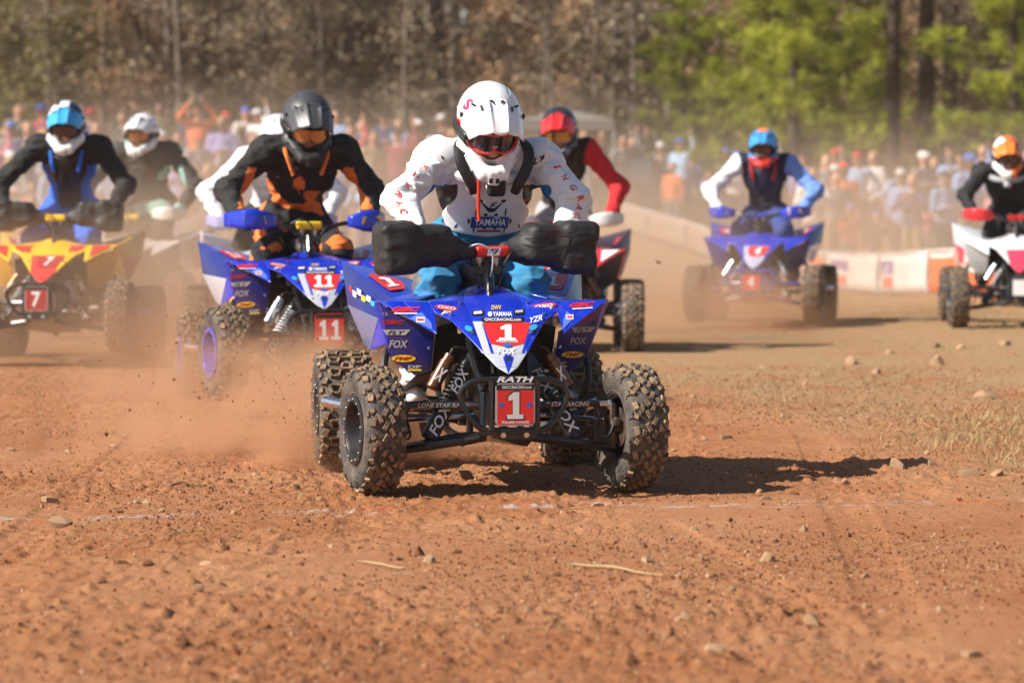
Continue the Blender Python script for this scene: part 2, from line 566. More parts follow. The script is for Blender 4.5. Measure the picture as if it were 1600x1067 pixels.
def make_ground():
    xs = np.arange(-3.0, 3.0001, 0.0105)
    g = []; s = 0.0105; p = 3.0
    while p < 240:
        s = min(s * 1.09, 14); p += s; g.append(p)
    g = np.array(g); xs = np.concatenate([-g[::-1], xs, g])
    ys = list(np.arange(-6, 6.8, 0.4)); y = 6.8
    while y < 7.2: ys.append(y); y += 0.05
    while y < 15.5: ys.append(y); y += 0.0195
    st = 0.0195
    while y < 330:
        ys.append(y); st = min(st * 1.022, 10); y += st
    ys = np.array(ys)
    X, Y = np.meshgrid(xs, ys, indexing='ij')
    Z = ground_h(X, Y)
    V = np.stack([X, Y, Z], -1).reshape(-1, 3)
    nx, ny = len(xs), len(ys)
    idx = np.arange(nx * ny).reshape(nx, ny)
    Q = np.stack([idx[:-1, :-1], idx[1:, :-1], idx[1:, 1:], idx[:-1, 1:]], -1).reshape(-1, 4)
    me = bpy.data.meshes.new('ground')
    me.vertices.add(len(V)); me.vertices.foreach_set('co', V.ravel())
    me.loops.add(Q.size); me.loops.foreach_set('vertex_index', Q.ravel().astype(np.int32))
    me.polygons.add(len(Q)); me.polygons.foreach_set('loop_start', np.arange(0, Q.size, 4, dtype=np.int32))
    me.polygons.foreach_set('use_smooth', np.ones(len(Q), dtype=bool))
    me.update(calc_edges=True)
    me.materials.append(ground_material())
    o = link('ground', me)
    tag(o, 'red clay dirt track with clods, straw and a broken chalk line', 'ground', kind='structure')
    return o

def ground_material():
    m = bpy.data.materials.new('red_clay_ground')
    n, l = nodes_of(m)
    b = n['Principled BSDF']; b.inputs['Roughness'].default_value = 0.95; b.inputs['Specular IOR Level'].default_value = 0.15
    geo = n.new('ShaderNodeNewGeometry'); pos = geo.outputs['Position']
    sep = n.new('ShaderNodeSeparateXYZ'); l.new(pos, sep.inputs[0])
    def noise(scale, det=4, rough=0.6, mult=None):
        t = n.new('ShaderNodeTexNoise'); t.inputs['Scale'].default_value = scale; t.inputs['Detail'].default_value = det; t.inputs['Roughness'].default_value = rough
        if mult:
            mp = n.new('ShaderNodeMapping'); mp.inputs['Scale'].default_value = mult; l.new(pos, mp.inputs[0]); l.new(mp.outputs[0], t.inputs['Vector'])
        else: l.new(pos, t.inputs['Vector'])
        return t.outputs['Fac']
    def rng(v, a, b_, c=0.0, d=1.0):
        r_ = n.new('ShaderNodeMapRange'); r_.interpolation_type = 'SMOOTHSTEP'
        r_.inputs['From Min'].default_value = a; r_.inputs['From Max'].default_value = b_; r_.inputs['To Min'].default_value = c; r_.inputs['To Max'].default_value = d
        l.new(v, r_.inputs['Value']); return r_.outputs[0]
    def mth(op, a, b_=None):
        r_ = n.new('ShaderNodeMath'); r_.operation = op
        for i, q in enumerate((a, b_)):
            if q is None: continue
            if isinstance(q, (int, float)): r_.inputs[i].default_value = q
            else: l.new(q, r_.inputs[i])
        return r_.outputs[0]
    def mix(f, a, b_):
        r_ = n.new('ShaderNodeMix'); r_.data_type = 'RGBA'
        l.new(f, r_.inputs[0])
        for i, q in ((6, a), (7, b_)):
            if isinstance(q, tuple): r_.inputs[i].default_value = (*q, 1)
            else: l.new(q, r_.inputs[i])
        return r_.outputs[2]
    big = noise(0.7, 4); mid = noise(5, 5, 0.65); fine = noise(60, 4, 0.7); mid2 = noise(17, 4, 0.7)
    clay = mix(rng(big, 0.35, 0.65), (0.40, 0.162, 0.067), (0.475, 0.222, 0.106))
    clay = mix(rng(mid, 0.5, 0.72, 0, 0.55), clay, (0.54, 0.285, 0.145))
    clay = mix(rng(mid2, 0.52, 0.75, 0, 0.42), clay, (0.21, 0.092, 0.046))
    clay = mix(rng(fine, 0.58, 0.8, 0, 0.55), clay, (0.60, 0.37, 0.205))
    # dry grass and paler soil to the right and further off
    dry = mth('ADD', rng(sep.outputs['Y'], 14.0, 26.0, 0, 0.70), rng(mth('SUBTRACT', sep.outputs['X'], mth('MULTIPLY', sep.outputs['Y'], -0.12)), 2.4, 4.0, 0, 0.55))
    dry = mth('MULTIPLY', dry, rng(noise(2.2, 6, 0.7, (1, 0.6, 1)), 0.32, 0.62, 0.25, 1.25))
    straw = mix(rng(noise(25, 4, 0.7, (1, 3, 1)), 0.4, 0.65), (0.34, 0.205, 0.105), (0.50, 0.345, 0.185))
    clay = mix(rng(dry, 0.15, 0.95, 0, 0.9), clay, straw)
    # leaf litter under the trees
    lit = rng(sep.outputs['Y'], 68, 76)
    clay = mix(lit, clay, mix(rng(noise(3, 6, 0.7), 0.4, 0.6), (0.10, 0.062, 0.035), (0.24, 0.14, 0.075)))
    # broken chalk and orange paint of the line across the track
    ln = mth('SUBTRACT', sep.outputs['Y'], mth('ADD', mth('MULTIPLY', sep.outputs['X'], 0.13), 11.72))
    ln = mth('SUBTRACT', ln, mth('MULTIPLY', noise(0.9, 2), 0.25))
    band = mth('MULTIPLY', rng(mth('ABSOLUTE', ln), 0.16, 0.03), rng(noise(9, 6, 0.8, (0.5, 1.5, 1)), 0.50, 0.62))
    och = rng(noise(2.5, 3), 0.48, 0.56)
    paint = mix(och, (0.62, 0.60, 0.60), (0.62, 0.13, 0.045))
    clay = mix(mth('MULTIPLY', band, 0.75), clay, paint)
    l.new(clay, b.inputs['Base Color'])
    bp = n.new('ShaderNodeBump'); bp.inputs['Strength'].default_value = 0.9; bp.inputs['Distance'].default_value = 0.02
    hh = mth('ADD', mth('MULTIPLY', noise(45, 6, 0.72), 1.0), mth('MULTIPLY', noise(170, 4, 0.7), 0.6))
    l.new(hh, bp.inputs['Height']); l.new(bp.outputs[0], b.inputs['Normal'])
    return m

make_ground()

# ---------------------------------------------------------------- stones, gravel, straw, grass
STONE_M = mix_mat('tan_stone', [(0.34, 0.18, 0.095), (0.48, 0.30, 0.17), (0.57, 0.40, 0.26)], scale=14, bump=0.6, bscale=50, obrand=0.25)
REDSTONE_M = mix_mat('clay_clod', [(0.20, 0.075, 0.035), (0.38, 0.165, 0.08)], scale=20, bump=0.8, bscale=70, obrand=0.25)
def stone_mesh(seed, m, rough=0.22, sub=2):
    rnd = random.Random(seed)
    mb = MB()
    vs, fs = ICO[sub]
    pl = [(Vector((rnd.uniform(-1, 1), rnd.uniform(-1, 1), rnd.uniform(-1, 1))).normalized(), rnd.uniform(0.45, 0.8)) for _ in range(9)]
    out = []
    for v in vs:
        w = v.copy()
        for nn, dd in pl:
            e = w.dot(nn) - dd
            if e > 0: w -= nn * e
        w *= 1 + 0.06 * (rnd.random() - 0.5)
        out.append(w)
    mb.add(out, fs)
    me = mb.mesh('stone', m, smooth=True); me.set_sharp_from_angle(angle=R(28))
    return me
STONES = [stone_mesh(i, STONE_M) for i in range(5)]
CLODS = [stone_mesh(20 + i, REDSTONE_M) for i in range(4)]
RS = random.Random(7)
def put_stone(px, py, wpx, hpx, label, group=None, clod=False, name='stone'):
    x, y = on_ground(px, py)
    s = F / y
    me = RS.choice(CLODS if clod else STONES)
    w = wpx / s * 0.62; h = hpx / s * 0.95
    o = link(name, me, None, (x, y, gh(x, y) + h * 0.14), (RS.uniform(-0.15, 0.15), RS.uniform(-0.15, 0.15), RS.uniform(0, 6)))
    o.scale = (w, w * RS.uniform(0.75, 1.1), h)
    tag(o, label, 'stone', group)
    return o
put_stone(95, 814, 40, 18, 'flat brown slab of stone lying across the chalk line', name='stone')
put_stone(77, 775, 26, 13, 'squared tan stone lying on the dirt just behind the flat brown slab')
put_stone(1198, 884, 27, 17, 'boxy tan stone standing alone on the bare clay ahead of the chalk line')
put_stone(1399, 733, 26, 14, 'pale stone at the tip of the lead rider\'s shadow')
put_stone(1060, 911, 18, 11, 'small block of stone at the end of a pale straw stalk')
put_stone(668, 884, 22, 15, 'rounded tan stone beside a dark clay clod')
put_stone(655, 871, 20, 14, 'dark clay clod leaning on a rounded tan stone', clod=True, name='clay_clod')
put_stone(1132, 684, 22, 9, 'flat pink stone on the dirt beyond the rider\'s shadow')
put_stone(480, 816, 17, 11, 'reddish clod sitting on the painted line', clod=True, name='clay_clod')
put_stone(1548, 620, 44, 12, 'broad reddish stone bedded in the dry grass')
G1 = 'loose stones scattered over the track'
L1 = 'small loose tan stone lying on the red dirt track'
for (px, py, w, h) in [(230, 783, 17, 8), (212, 779, 15, 7), (253, 795, 11, 7), (105, 692 + 5, 14, 6), (17, 698, 15, 6), (178, 692, 16, 6),
        (193, 681, 12, 6), (239, 692, 12, 7), (364, 801, 12, 7), (472, 778, 13, 8), (500, 777, 13, 7), (280, 830, 18, 7), (402, 737, 13, 6),
        (1455, 731, 16, 9), (1320, 750, 14, 10), (1512, 745, 34, 13), (1560, 746, 30, 12), (1425, 683, 10, 7), (1448, 711, 10, 6), (1186, 770, 12, 6), (1194, 782, 18, 6),
        (1100, 686, 13, 6), (1222, 653, 8, 8), (1190, 575, 13, 8), (1332, 568, 22, 16), (1390, 552, 20, 8), (1465, 568, 24, 16), (1370, 581, 16, 10), (1462, 542, 16, 9), (1500, 544, 14, 8), (1570, 538, 26, 11),
        (1052, 706, 16, 7), (1080, 618, 12, 5), (1258, 598, 9, 10), (1425, 604, 14, 7), (1020, 660, 10, 5), (1010, 884, 24, 10), (970, 877, 10, 9),
        (1098, 875, 12, 8), (1210, 852, 10, 9), (1353, 905, 18, 9), (1255, 835, 14, 9), (822, 969, 14, 12), (1068, 973, 30, 14), (1268, 980, 38, 16), (1120, 1023, 34, 12),
        (1517, 1033, 30, 13), (1467, 960, 14, 8), (1145, 930, 16, 10), (1200, 933, 14, 7), (880, 805, 16, 8), (935, 794, 26, 8), (1086, 832, 14, 7), (1380, 960, 12, 8), (325, 885, 24, 7), (312, 932, 20, 7), (890, 890, 12, 8)]:
    put_stone(px, py, w, h, L1, G1)
G2 = 'dark clay clods on the track'
L2 = 'dark red clay clod lying on the churned dirt'
for (px, py, w, h) in [(160, 915, 12, 8), (82, 952, 14, 8), (232, 884, 18, 8), (345, 918, 18, 9), (570, 845, 14, 7), (470, 888, 12, 7), (190, 885, 20, 8), (1335, 957, 16, 9), (1250, 958, 20, 8), (420, 990, 14, 9), (235, 995, 16, 9),
        (715, 868, 12, 7), (610, 871, 12, 6), (1050, 1010, 14, 9), (958, 1000, 20, 9), (700, 1035, 20, 10), (1110, 967, 14, 9), (560, 940, 14, 8), (55, 990, 14, 8), (290, 1018, 24, 12), (870, 905, 12, 6), (1340, 865, 12, 6), (1140, 818, 12, 6), (1240, 772, 14, 6), (60, 1030, 18, 9), (500, 1010, 16, 8), (660, 925, 14, 7)]:
    put_stone(px, py, w, h, L2, G2, clod=True, name='clay_clod')

def rand_rot(n, rnd):
    q = rnd.randn(n, 4); q /= np.linalg.norm(q, axis=1)[:, None]
    w, x, y, z = q.T
    return np.stack([np.stack([1 - 2 * (y * y + z * z), 2 * (x * y - z * w), 2 * (x * z + y * w)], -1), np.stack([2 * (x * y + z * w), 1 - 2 * (x * x + z * z), 2 * (y * z - x * w)], -1), np.stack([2 * (x * z - y * w), 2 * (y * z + x * w), 1 - 2 * (x * x + y * y)], -1)], 1)
BIT_V = np.array([(1, 0, 0), (-.5, .87, 0), (-.5, -.87, 0), (0, 0, .9), (0, 0, -.6)])
BIT_F = np.array([(0, 1, 3), (1, 2, 3), (2, 0, 3), (1, 0, 4), (2, 1, 4), (0, 2, 4)])
def bits_mesh(name, pos, size, rnd, mats, mi):
    n = len(pos)
    V = np.einsum('nij,kj->nki', rand_rot(n, rnd), BIT_V) * (size[:, None, None] * (0.7 + 0.6 * rnd.rand(n, 5, 1))) + pos[:, None, :]
    Q = (BIT_F[None] + 5 * np.arange(n)[:, None, None]).reshape(-1, 3)
    me = bpy.data.meshes.new(name)
    me.from_pydata(V.reshape(-1, 3).tolist(), [], Q.tolist())
    for m in mats: me.materials.append(m)
    me.polygons.foreach_set('material_index', np.repeat(mi, 6).astype(np.int32))
    return link(name, me)
def scatter_gravel():
    rnd = np.random.RandomState(5)
    n = 150000
    yy = 7.4 + 14 * rnd.rand(n) ** 1.3
    xx = (rnd.rand(n) * 2 - 1) * (yy * 0.175 + 0.5)
    keep = fbm2(xx * 0.9, yy * 0.6, 71, 3) + 0.13 * rnd.randn(n) > 0.50
    xx, yy = xx[keep], yy[keep]; n = len(xx)
    zz = ground_h(xx, yy)
    s = 0.0022 + 0.0065 * rnd.rand(n) ** 4 + 0.006 * (rnd.rand(n) < 0.012)
    o = bits_mesh('gravel', np.stack([xx, yy, zz + s * 0.3], -1), s, rnd, [STONE_M, REDSTONE_M], (rnd.rand(n) < 0.80).astype(int))
    tag(o, 'fine gravel and crumbs of clay strewn over the track', 'gravel', kind='stuff')
scatter_gravel()

STRAW_M = mix_mat('straw', [(0.36, 0.25, 0.12), (0.58, 0.44, 0.24)], scale=3, bump=0, transl=0.15)
GRASS_M = mix_mat('dry_grass_blades', [(0.26, 0.18, 0.08), (0.42, 0.31, 0.15), (0.50, 0.38, 0.19)], scale=2, bump=0, transl=0.3)
def blade(mb, p, dirv, ln, w, mi=0, droop=0.3):
    dirv = dirv.normalized()
    side = dirv.cross(Vector((0, 0, 1)))
    side = side.normalized() if side.length > 1e-3 else Vector((1, 0, 0))
    a = p; b = p + dirv * ln * 0.55; c = p + dirv * ln + Vector((dirv.x, dirv.y, -0.6)) * ln * droop * 0.5
    mb.add([a - side * w, a + side * w, b + side * w * 0.8, b - side * w * 0.8, c], [(0, 1, 2, 3), (3, 2, 4)], mi)
def scatter_straw():
    rnd = np.random.RandomState(9)
    mb = MB(); n = 3800
    yy = 9.6 + 14 * rnd.rand(n) ** 1.2
    xx = (rnd.rand(n) * 2 - 1) * (yy * 0.175 + 0.4)
    keep = (fbm2(xx * 0.8 + 9, yy * 0.7, 91, 3) + 0.05 * (xx > 0.6) + 0.10 * rnd.randn(n)) > 0.5
    xx, yy = xx[keep], yy[keep]; zz = ground_h(xx, yy)
    for i in range(len(xx)):
        a = rnd.rand() * 6.28
        ln = 0.02 + 0.09 * rnd.rand() ** 2
        d = Vector((math.cos(a), math.sin(a), 0.12 * rnd.rand()))
        blade(mb, Vector((xx[i], yy[i], zz[i] + 0.005)), d, ln, 0.0012 + 0.001 * rnd.rand(), 0, 0.05)
    o = mb.build('straw_litter', [STRAW_M], smooth=False)
    tag(o, 'loose straw and grass stems littered over the dirt', 'straw', kind='stuff')
    mb = MB()
    # tufted dry grass on the right edge and thin grass further back
    n1, n2 = 34000, 30000
    y1 = 12.2 + 5.5 * rnd.rand(n1); x1 = 1.4 + 3.2 * rnd.rand(n1)
    p1 = np.clip((x1 - 1.5) * 0.9 - np.abs(y1 - 14.8) * 0.32, 0, 1) * (1.7 * fbm2(x1 * 1.4, y1 * 1.1, 5, 3) - 0.3)
    y2 = 16 + 22 * rnd.rand(n2); x2 = (rnd.rand(n2) * 2 - 0.85) * (y2 * 0.17 + 0.5)
    p2 = (1.8 * fbm2(x2 * 0.7, y2 * 0.4, 15, 3) - 0.62) * np.where(x2 > 0.3, 1.0, 0.35)
    X = np.concatenate([x1, x2]); Y = np.concatenate([y1, y2]); pr = np.concatenate([p1, p2])
    H = np.concatenate([0.035 + 0.06 * rnd.rand(n1), 0.02 + 0.05 * rnd.rand(n2)])
    kp = rnd.rand(n1 + n2) < pr
    X, Y, H = X[kp], Y[kp], H[kp]; Z = ground_h(X, Y)
    for x, y, z, hh in zip(X, Y, Z, H):
        a = rnd.rand() * 6.28; t = 0.5 + 0.9 * rnd.rand()
        blade(mb, Vector((x, y, z - 0.003)), Vector((math.cos(a), math.sin(a), t)), hh, 0.0017 + y * 0.00006, 0, 0.6)
    o = mb.build('dry_grass', [GRASS_M], smooth=False)
    tag(o, 'patchy dry yellow grass along the edge of the track', 'grass', kind='stuff')
scatter_straw()
def stalk(px0, py0, px1, py1, w=0.004, label='', dark=False):
    x0, y0 = on_ground(px0, py0); x1, y1 = on_ground(px1, py1)
    mb = MB(); pts = []
    for i in range(7):
        t = i / 6; x = x0 + (x1 - x0) * t; y = y0 + (y1 - y0) * t + 0.03 * math.sin(t * 5)
        pts.append((x, y, gh(x, y) + 0.012))
    mb.tube(pts, [w * (1 - 0.5 * i / 6) for i in range(7)], 6, smooth=3)
    tag(mb.build('straw_stalk', pbr('dark_twig', (0.09, 0.05, 0.03), 0.9) if dark else STRAW_M), label, 'stalk')
stalk(893, 893, 1035, 907, 0.0045, 'long pale straw stalk lying on bare clay beside a small block of stone')
stalk(558, 888, 632, 897, 0.0035, 'pale straw stalk lying near the rounded stone and clod')
stalk(267, 753, 320, 755, 0.005, 'dark twig lying flat on the dirt near the dust plume', dark=True)
# ---------------------------------------------------------------- quad bikes
RUBBER = pbr('tyre_rubber', (0.034, 0.032, 0.031), 0.68, dust=0.6, dcol=(0.20, 0.145, 0.105), dscale=11, bump=0.45, bscale=110)
KNOB = pbr('muddy_tread', (0.06, 0.045, 0.035), 0.85, dust=0.74, dcol=(0.42, 0.28, 0.16), dscale=26, bump=0.4, bscale=120)
BLACK = pbr('black_plastic', (0.009, 0.009, 0.010), 0.45, dust=0.16, dscale=12)
BLACKMET = pbr('black_steel', (0.008, 0.008, 0.009), 0.28, coat=0.5, dust=0.10)
ALU = pbr('brushed_aluminium', (0.55, 0.55, 0.56), 0.32, metal=1.0, dust=0.25)
CHROME = pbr('chrome', (0.7, 0.7, 0.72), 0.15, metal=1.0, dust=0.15)
DARKALU = pbr('dark_engine_metal', (0.05, 0.05, 0.052), 0.5, metal=0.6, dust=0.5)
BRONZE = pbr('bronze_reservoir', (0.23, 0.10, 0.055), 0.3, metal=0.8, dust=0.15)
WHITE = pbr('white_print', (0.78, 0.78, 0.78), 0.4)
RED = pbr('red_print', (0.62, 0.022, 0.02), 0.4)
DRED = pbr('dark_red_print', (0.38, 0.015, 0.015), 0.4)
YEL = pbr('yellow_print', (0.80, 0.52, 0.02), 0.4)
KPRINT = pbr('black_print', (0.01, 0.01, 0.012), 0.4)
SILVER = pbr('silver_print', (0.50, 0.52, 0.58), 0.35, dust=0.1)
TEAL = pbr('teal_print', (0.03, 0.30, 0.50), 0.4)
OVALB = pbr('blue_print', (0.04, 0.10, 0.42), 0.4)
LTBLUE = pbr('pale_blue_print', (0.10, 0.17, 0.62), 0.35, dust=0.12)
GREYT = pbr('grey_print', (0.36, 0.36, 0.38), 0.45)

def knob(mb, a, r_, h, la, lt, hr, tilt=0.0, mi=1, lean=0.0):
    """tread block: angle a, base radius r_, axial place h, axial length la, tangential length lt, height hr"""
    rad = Vector((0, math.cos(a), math.sin(a))); tan = Vector((0, -math.sin(a), math.cos(a))); ax = Vector((1, 0, 0))
    rad2 = (rad + ax * lean).normalized(); ax2 = (ax - rad * lean).normalized()
    u = ax2 * math.cos(tilt) + tan * math.sin(tilt); v = -ax2 * math.sin(tilt) + tan * math.cos(tilt)
    c = rad * r_ + ax * h
    lo = [c - rad2 * 0.006 + u * sx * la / 2 + v * sy * lt / 2 for sx, sy in ((-1, -1), (1, -1), (1, 1), (-1, 1))]
    hi = [c + rad2 * hr + u * sx * la * 0.42 + v * sy * lt * 0.40 for sx, sy in ((-1, -1), (1, -1), (1, 1), (-1, 1))]
    mb.add(lo + hi, [(4, 5, 6, 7), (0, 1, 5, 4), (1, 2, 6, 5), (2, 3, 7, 6), (3, 0, 4, 7)], mi)

def tyre_mesh(front=True):
    mb = MB()
    rr = random.Random(3 if front else 4)
    if front:
        half = [(.128, .060), (.136, .069), (.141, .0690), (.143, .0735), (.147, .0735), (.149, .0725), (.165, .078), (.185, .0805), (.187, .0790), (.190, .0790), (.192, .0805), (.205, .0795), (.222, .075), (.234, .060), (.240, .034)]
        prof = [(r_, -h) for r_, h in half] + [(.242, 0)] + half[::-1]
        mb.lathe(prof, 56, 0)
        n = 30
        for k in range(n):
            a = 2 * PI * k / n
            for s in (-1, 1):
                o = 0 if s > 0 else PI / n
                j = rr.uniform(-.01, .01)
                knob(mb, a + o + j, .2415, s * .0125, .017, .038, .0085, s * 0.5)
                if k % 2 == 0:
                    knob(mb, a + o + .1, .2400, s * .034, .017, .034, .0088, s * -0.35)
                    knob(mb, a + o + .16, .2385, s * .043, .016, .020, .0088, s * 0.5)
                    knob(mb, a + o + .06, .2335, s * .058, .024, .038, .0092, s * 0.25, 1, s * 0.4)
                else:
                    knob(mb, a + o + .03, .2335, s * .060, .022, .020, .0092, s * -0.4, 1, s * 0.45)
                    knob(mb, a + o, .222, s * .074, .016, .026, .007, 0, 0, s * 1.1)
                if k % 2: knob(mb, a + o + .05, .208, s * .0795, .010, .010, .004, 0, 0, s * 2.0)
    else:
        prof = [(.112, -.095), (.125, -.106), (.155, -.114), (.19, -.117), (.214, -.112), (.229, -.097), (.236, -.055), (.238, 0), (.236, .055), (.229, .097), (.214, .112), (.19, .117), (.155, .114), (.125, .106), (.112, .095)]
        mb.lathe(prof, 56, 0)
        n = 20
        for k in range(n):
            a = 2 * PI * k / n
            for h in (-.052, .052):
                for (dh, da, la, lt, ti) in ((-.020, 0, .011, .046, .3), (.020, 0, .011, .046, -.3), (0, .075, .044, .012, 0), (0, -.07, .020, .010, 0)):
                    knob(mb, a + da, .236, h + dh, la, lt, .0145, ti)
            aa = a + PI / n
            for (dh, da, la, lt, ti) in ((-.020, 0, .011, .044, -.3), (.020, 0, .011, .044, .3), (0, -.07, .042, .012, 0), (0, .07, .020, .010, 0)):
                knob(mb, aa + da, .238, dh, la, lt, .0145, ti)
            for s in (-1, 1):
                knob(mb, aa, .2305, s * .094, .030, .034, .014, s * .3, 1, s * 0.35)
                knob(mb, a, .221, s * .107, .022, .026, .010, 0, 1, s * 0.9)
    me = mb.mesh('tyre', [RUBBER, KNOB], True)
    me.set_sharp_from_angle(angle=R(40))
    return me

def rim_mesh(front, m):
    mb = MB()
    if front:
        prof = [(.128, -.060), (.118, -.055), (.112, -.02), (.112, .040), (.124, .053), (.134, .068), (.138, .076), (.128, .080), (.112, .079), (.104, .068), (.100, .03), (.085, .012), (.050, .006), (.030, .020), (.028, .040), (.001, .042)]
    else:
        prof = [(.112, -.10), (.100, -.09), (.098, .0), (.100, .08), (.112, .100), (.118, .110), (.110, .116), (.094, .114), (.088, .098), (.084, .03), (.06, .015), (.035, .03), (.03, .06), (.001, .062)]
    mb.lathe(prof, 36)
    me = mb.mesh('wheel', m, True); me.set_sharp_from_angle(angle=R(35))
    return me

def bolts_mesh(front, m):
    mb = MB()
    n = 14; r_ = .121 if front else .103; h = .079 if front else .115
    for k in range(n):
        a = 2 * PI * k / n
        mb.lathe([(.0001, .005), (.0038, .005), (.0042, 0)], 6, 0, 'X', (h, r_ * math.cos(a), r_ * math.sin(a)))
    for k in range(4):
        a = 2 * PI * k / 4 + .4
        mb.lathe([(.0001, .012), (.007, .012), (.008, 0)], 6, 0, 'X', (.012, .066 * math.cos(a), .066 * math.sin(a)))
    return mb.mesh('beadlock_bolts', m, True)

TYRE = {True: tyre_mesh(True), False: tyre_mesh(False)}
_wheelcache = {}
def make_wheel(quad, front, side, x, y, z, steer, sch, spin, camber=0.0):
    key = (front, sch['rim'].name)
    if key not in _wheelcache:
        _wheelcache[key] = (rim_mesh(front, sch['rim']), bolts_mesh(front, pbr('dull_bolt', (.30, .30, .31), .5, metal=.5)))
    rm, bm = _wheelcache[key]
    w = link('wheel', rm, quad, (x, y, z))
    w.rotation_euler = Matrix.Rotation(steer, 3, 'Z').to_euler() if side > 0 else (Matrix.Rotation(steer, 3, 'Z') @ Matrix.Rotation(PI, 3, 'Z')).to_euler()
    w.rotation_euler.rotate_axis('Y', camber * side)
    t = link('tyre', TYRE[front], w, None, (spin, 0, 0))
    tag(link('beadlock_bolts', bm, w, None, (spin * 1.7, 0, 0)), kind='stuff')
    if front:
        mb = MB()
        mb.lathe([(.03, -.050), (.078, -.050), (.078, -.046), (.03, -.046), (.03, -.050)], 24)
        mb.build('brake_disc', DARKALU, w)
    return w

HERO = dict(x=-0.0375, y=12.5, yaw=R(9.0))
def hero_local(px, py, plane):
    """where the line of sight meets a panel plane, in the lead quad's own frame"""
    M = Matrix.Translation((HERO['x'], HERO['y'], 0)) @ Matrix.Rotation(HERO['yaw'], 4, 'Z')
    Mi = M.inverted()
    o = Mi @ Vector((0, 0, CAMH)); d = (Mi.to_3x3() @ ray(px, py))
    a, b, c = [Vector(p) for p in plane]
    n = (b - a).cross(c - a)
    t = n.dot(a - o) / n.dot(d)
    return o + d * t

def px_patch(plane, c4):
    return [hero_local(px, py, plane) for px, py in c4]

def rect4(x0, x1, y0, y1, sk=0.0):
    """photo rectangle -> bl, br, tr, tl; sk: pixels the right side is raised"""
    return [(x0, y1), (x1, y1 - sk), (x1, y0 - sk), (x0, y0)]

def mir(p): return (-p[0], p[1], p[2])

def panel(mb, poly, mi, out):
    """facet with its normal turned to the outside direction"""
    poly = [Vector(p) for p in poly]
    n = Vector((0, 0, 0))
    for i in range(len(poly)): n += poly[i].cross(poly[(i + 1) % len(poly)])
    if n.dot(Vector(out)) < 0: poly = poly[::-1]
    mb.add(poly, [tuple(range(len(poly)))], mi)

# key points of the bodywork, right-hand side (x > 0), front axle at y = 0
TIP = (0, -.165, .474)
N1 = (.040, -.135, .498); N2 = (.083, -.08, .548); N3 = (.104, .09, .668); N4 = (.118, .25, .742)
AT = (.265, .20, .740); A1 = (.245, .15, .700); A2 = (.185, .10, .668); A3 = (.130, .0, .605); A4 = (.088, -.075, .545)
WT = (.462, .22, .746); WL = (.252, .045, .620); WM = (.3635, .21, .743)
F1 = (.448, .245, .725); F2 = (.398, .30, .505); F3 = (.305, .315, .442); F4 = (.250, .29, .470); F5 = (.250, .15, .62)
def on_plane(p, a, b, c):
    a, b, c = Vector(a), Vector(b), Vector(c); n = (b - a).cross(c - a)
    return (p[0], a.y - (n.x * (p[0] - a.x) + n.z * (p[2] - a.z)) / n.y, p[2])
F2 = on_plane(F2, F1, F5, F3); F4 = on_plane(F4, F1, F5, F3)
RT = (.515, 1.12, .885); RI = (.20, 1.08, .800); RM = (.36, .62, .745); RF = (.29, .42, .735); RB = (.445, .90, .545); RB2 = (.43, .80, .520); RE = (.50, 1.02, .70); RG = (.42, .60, .66)

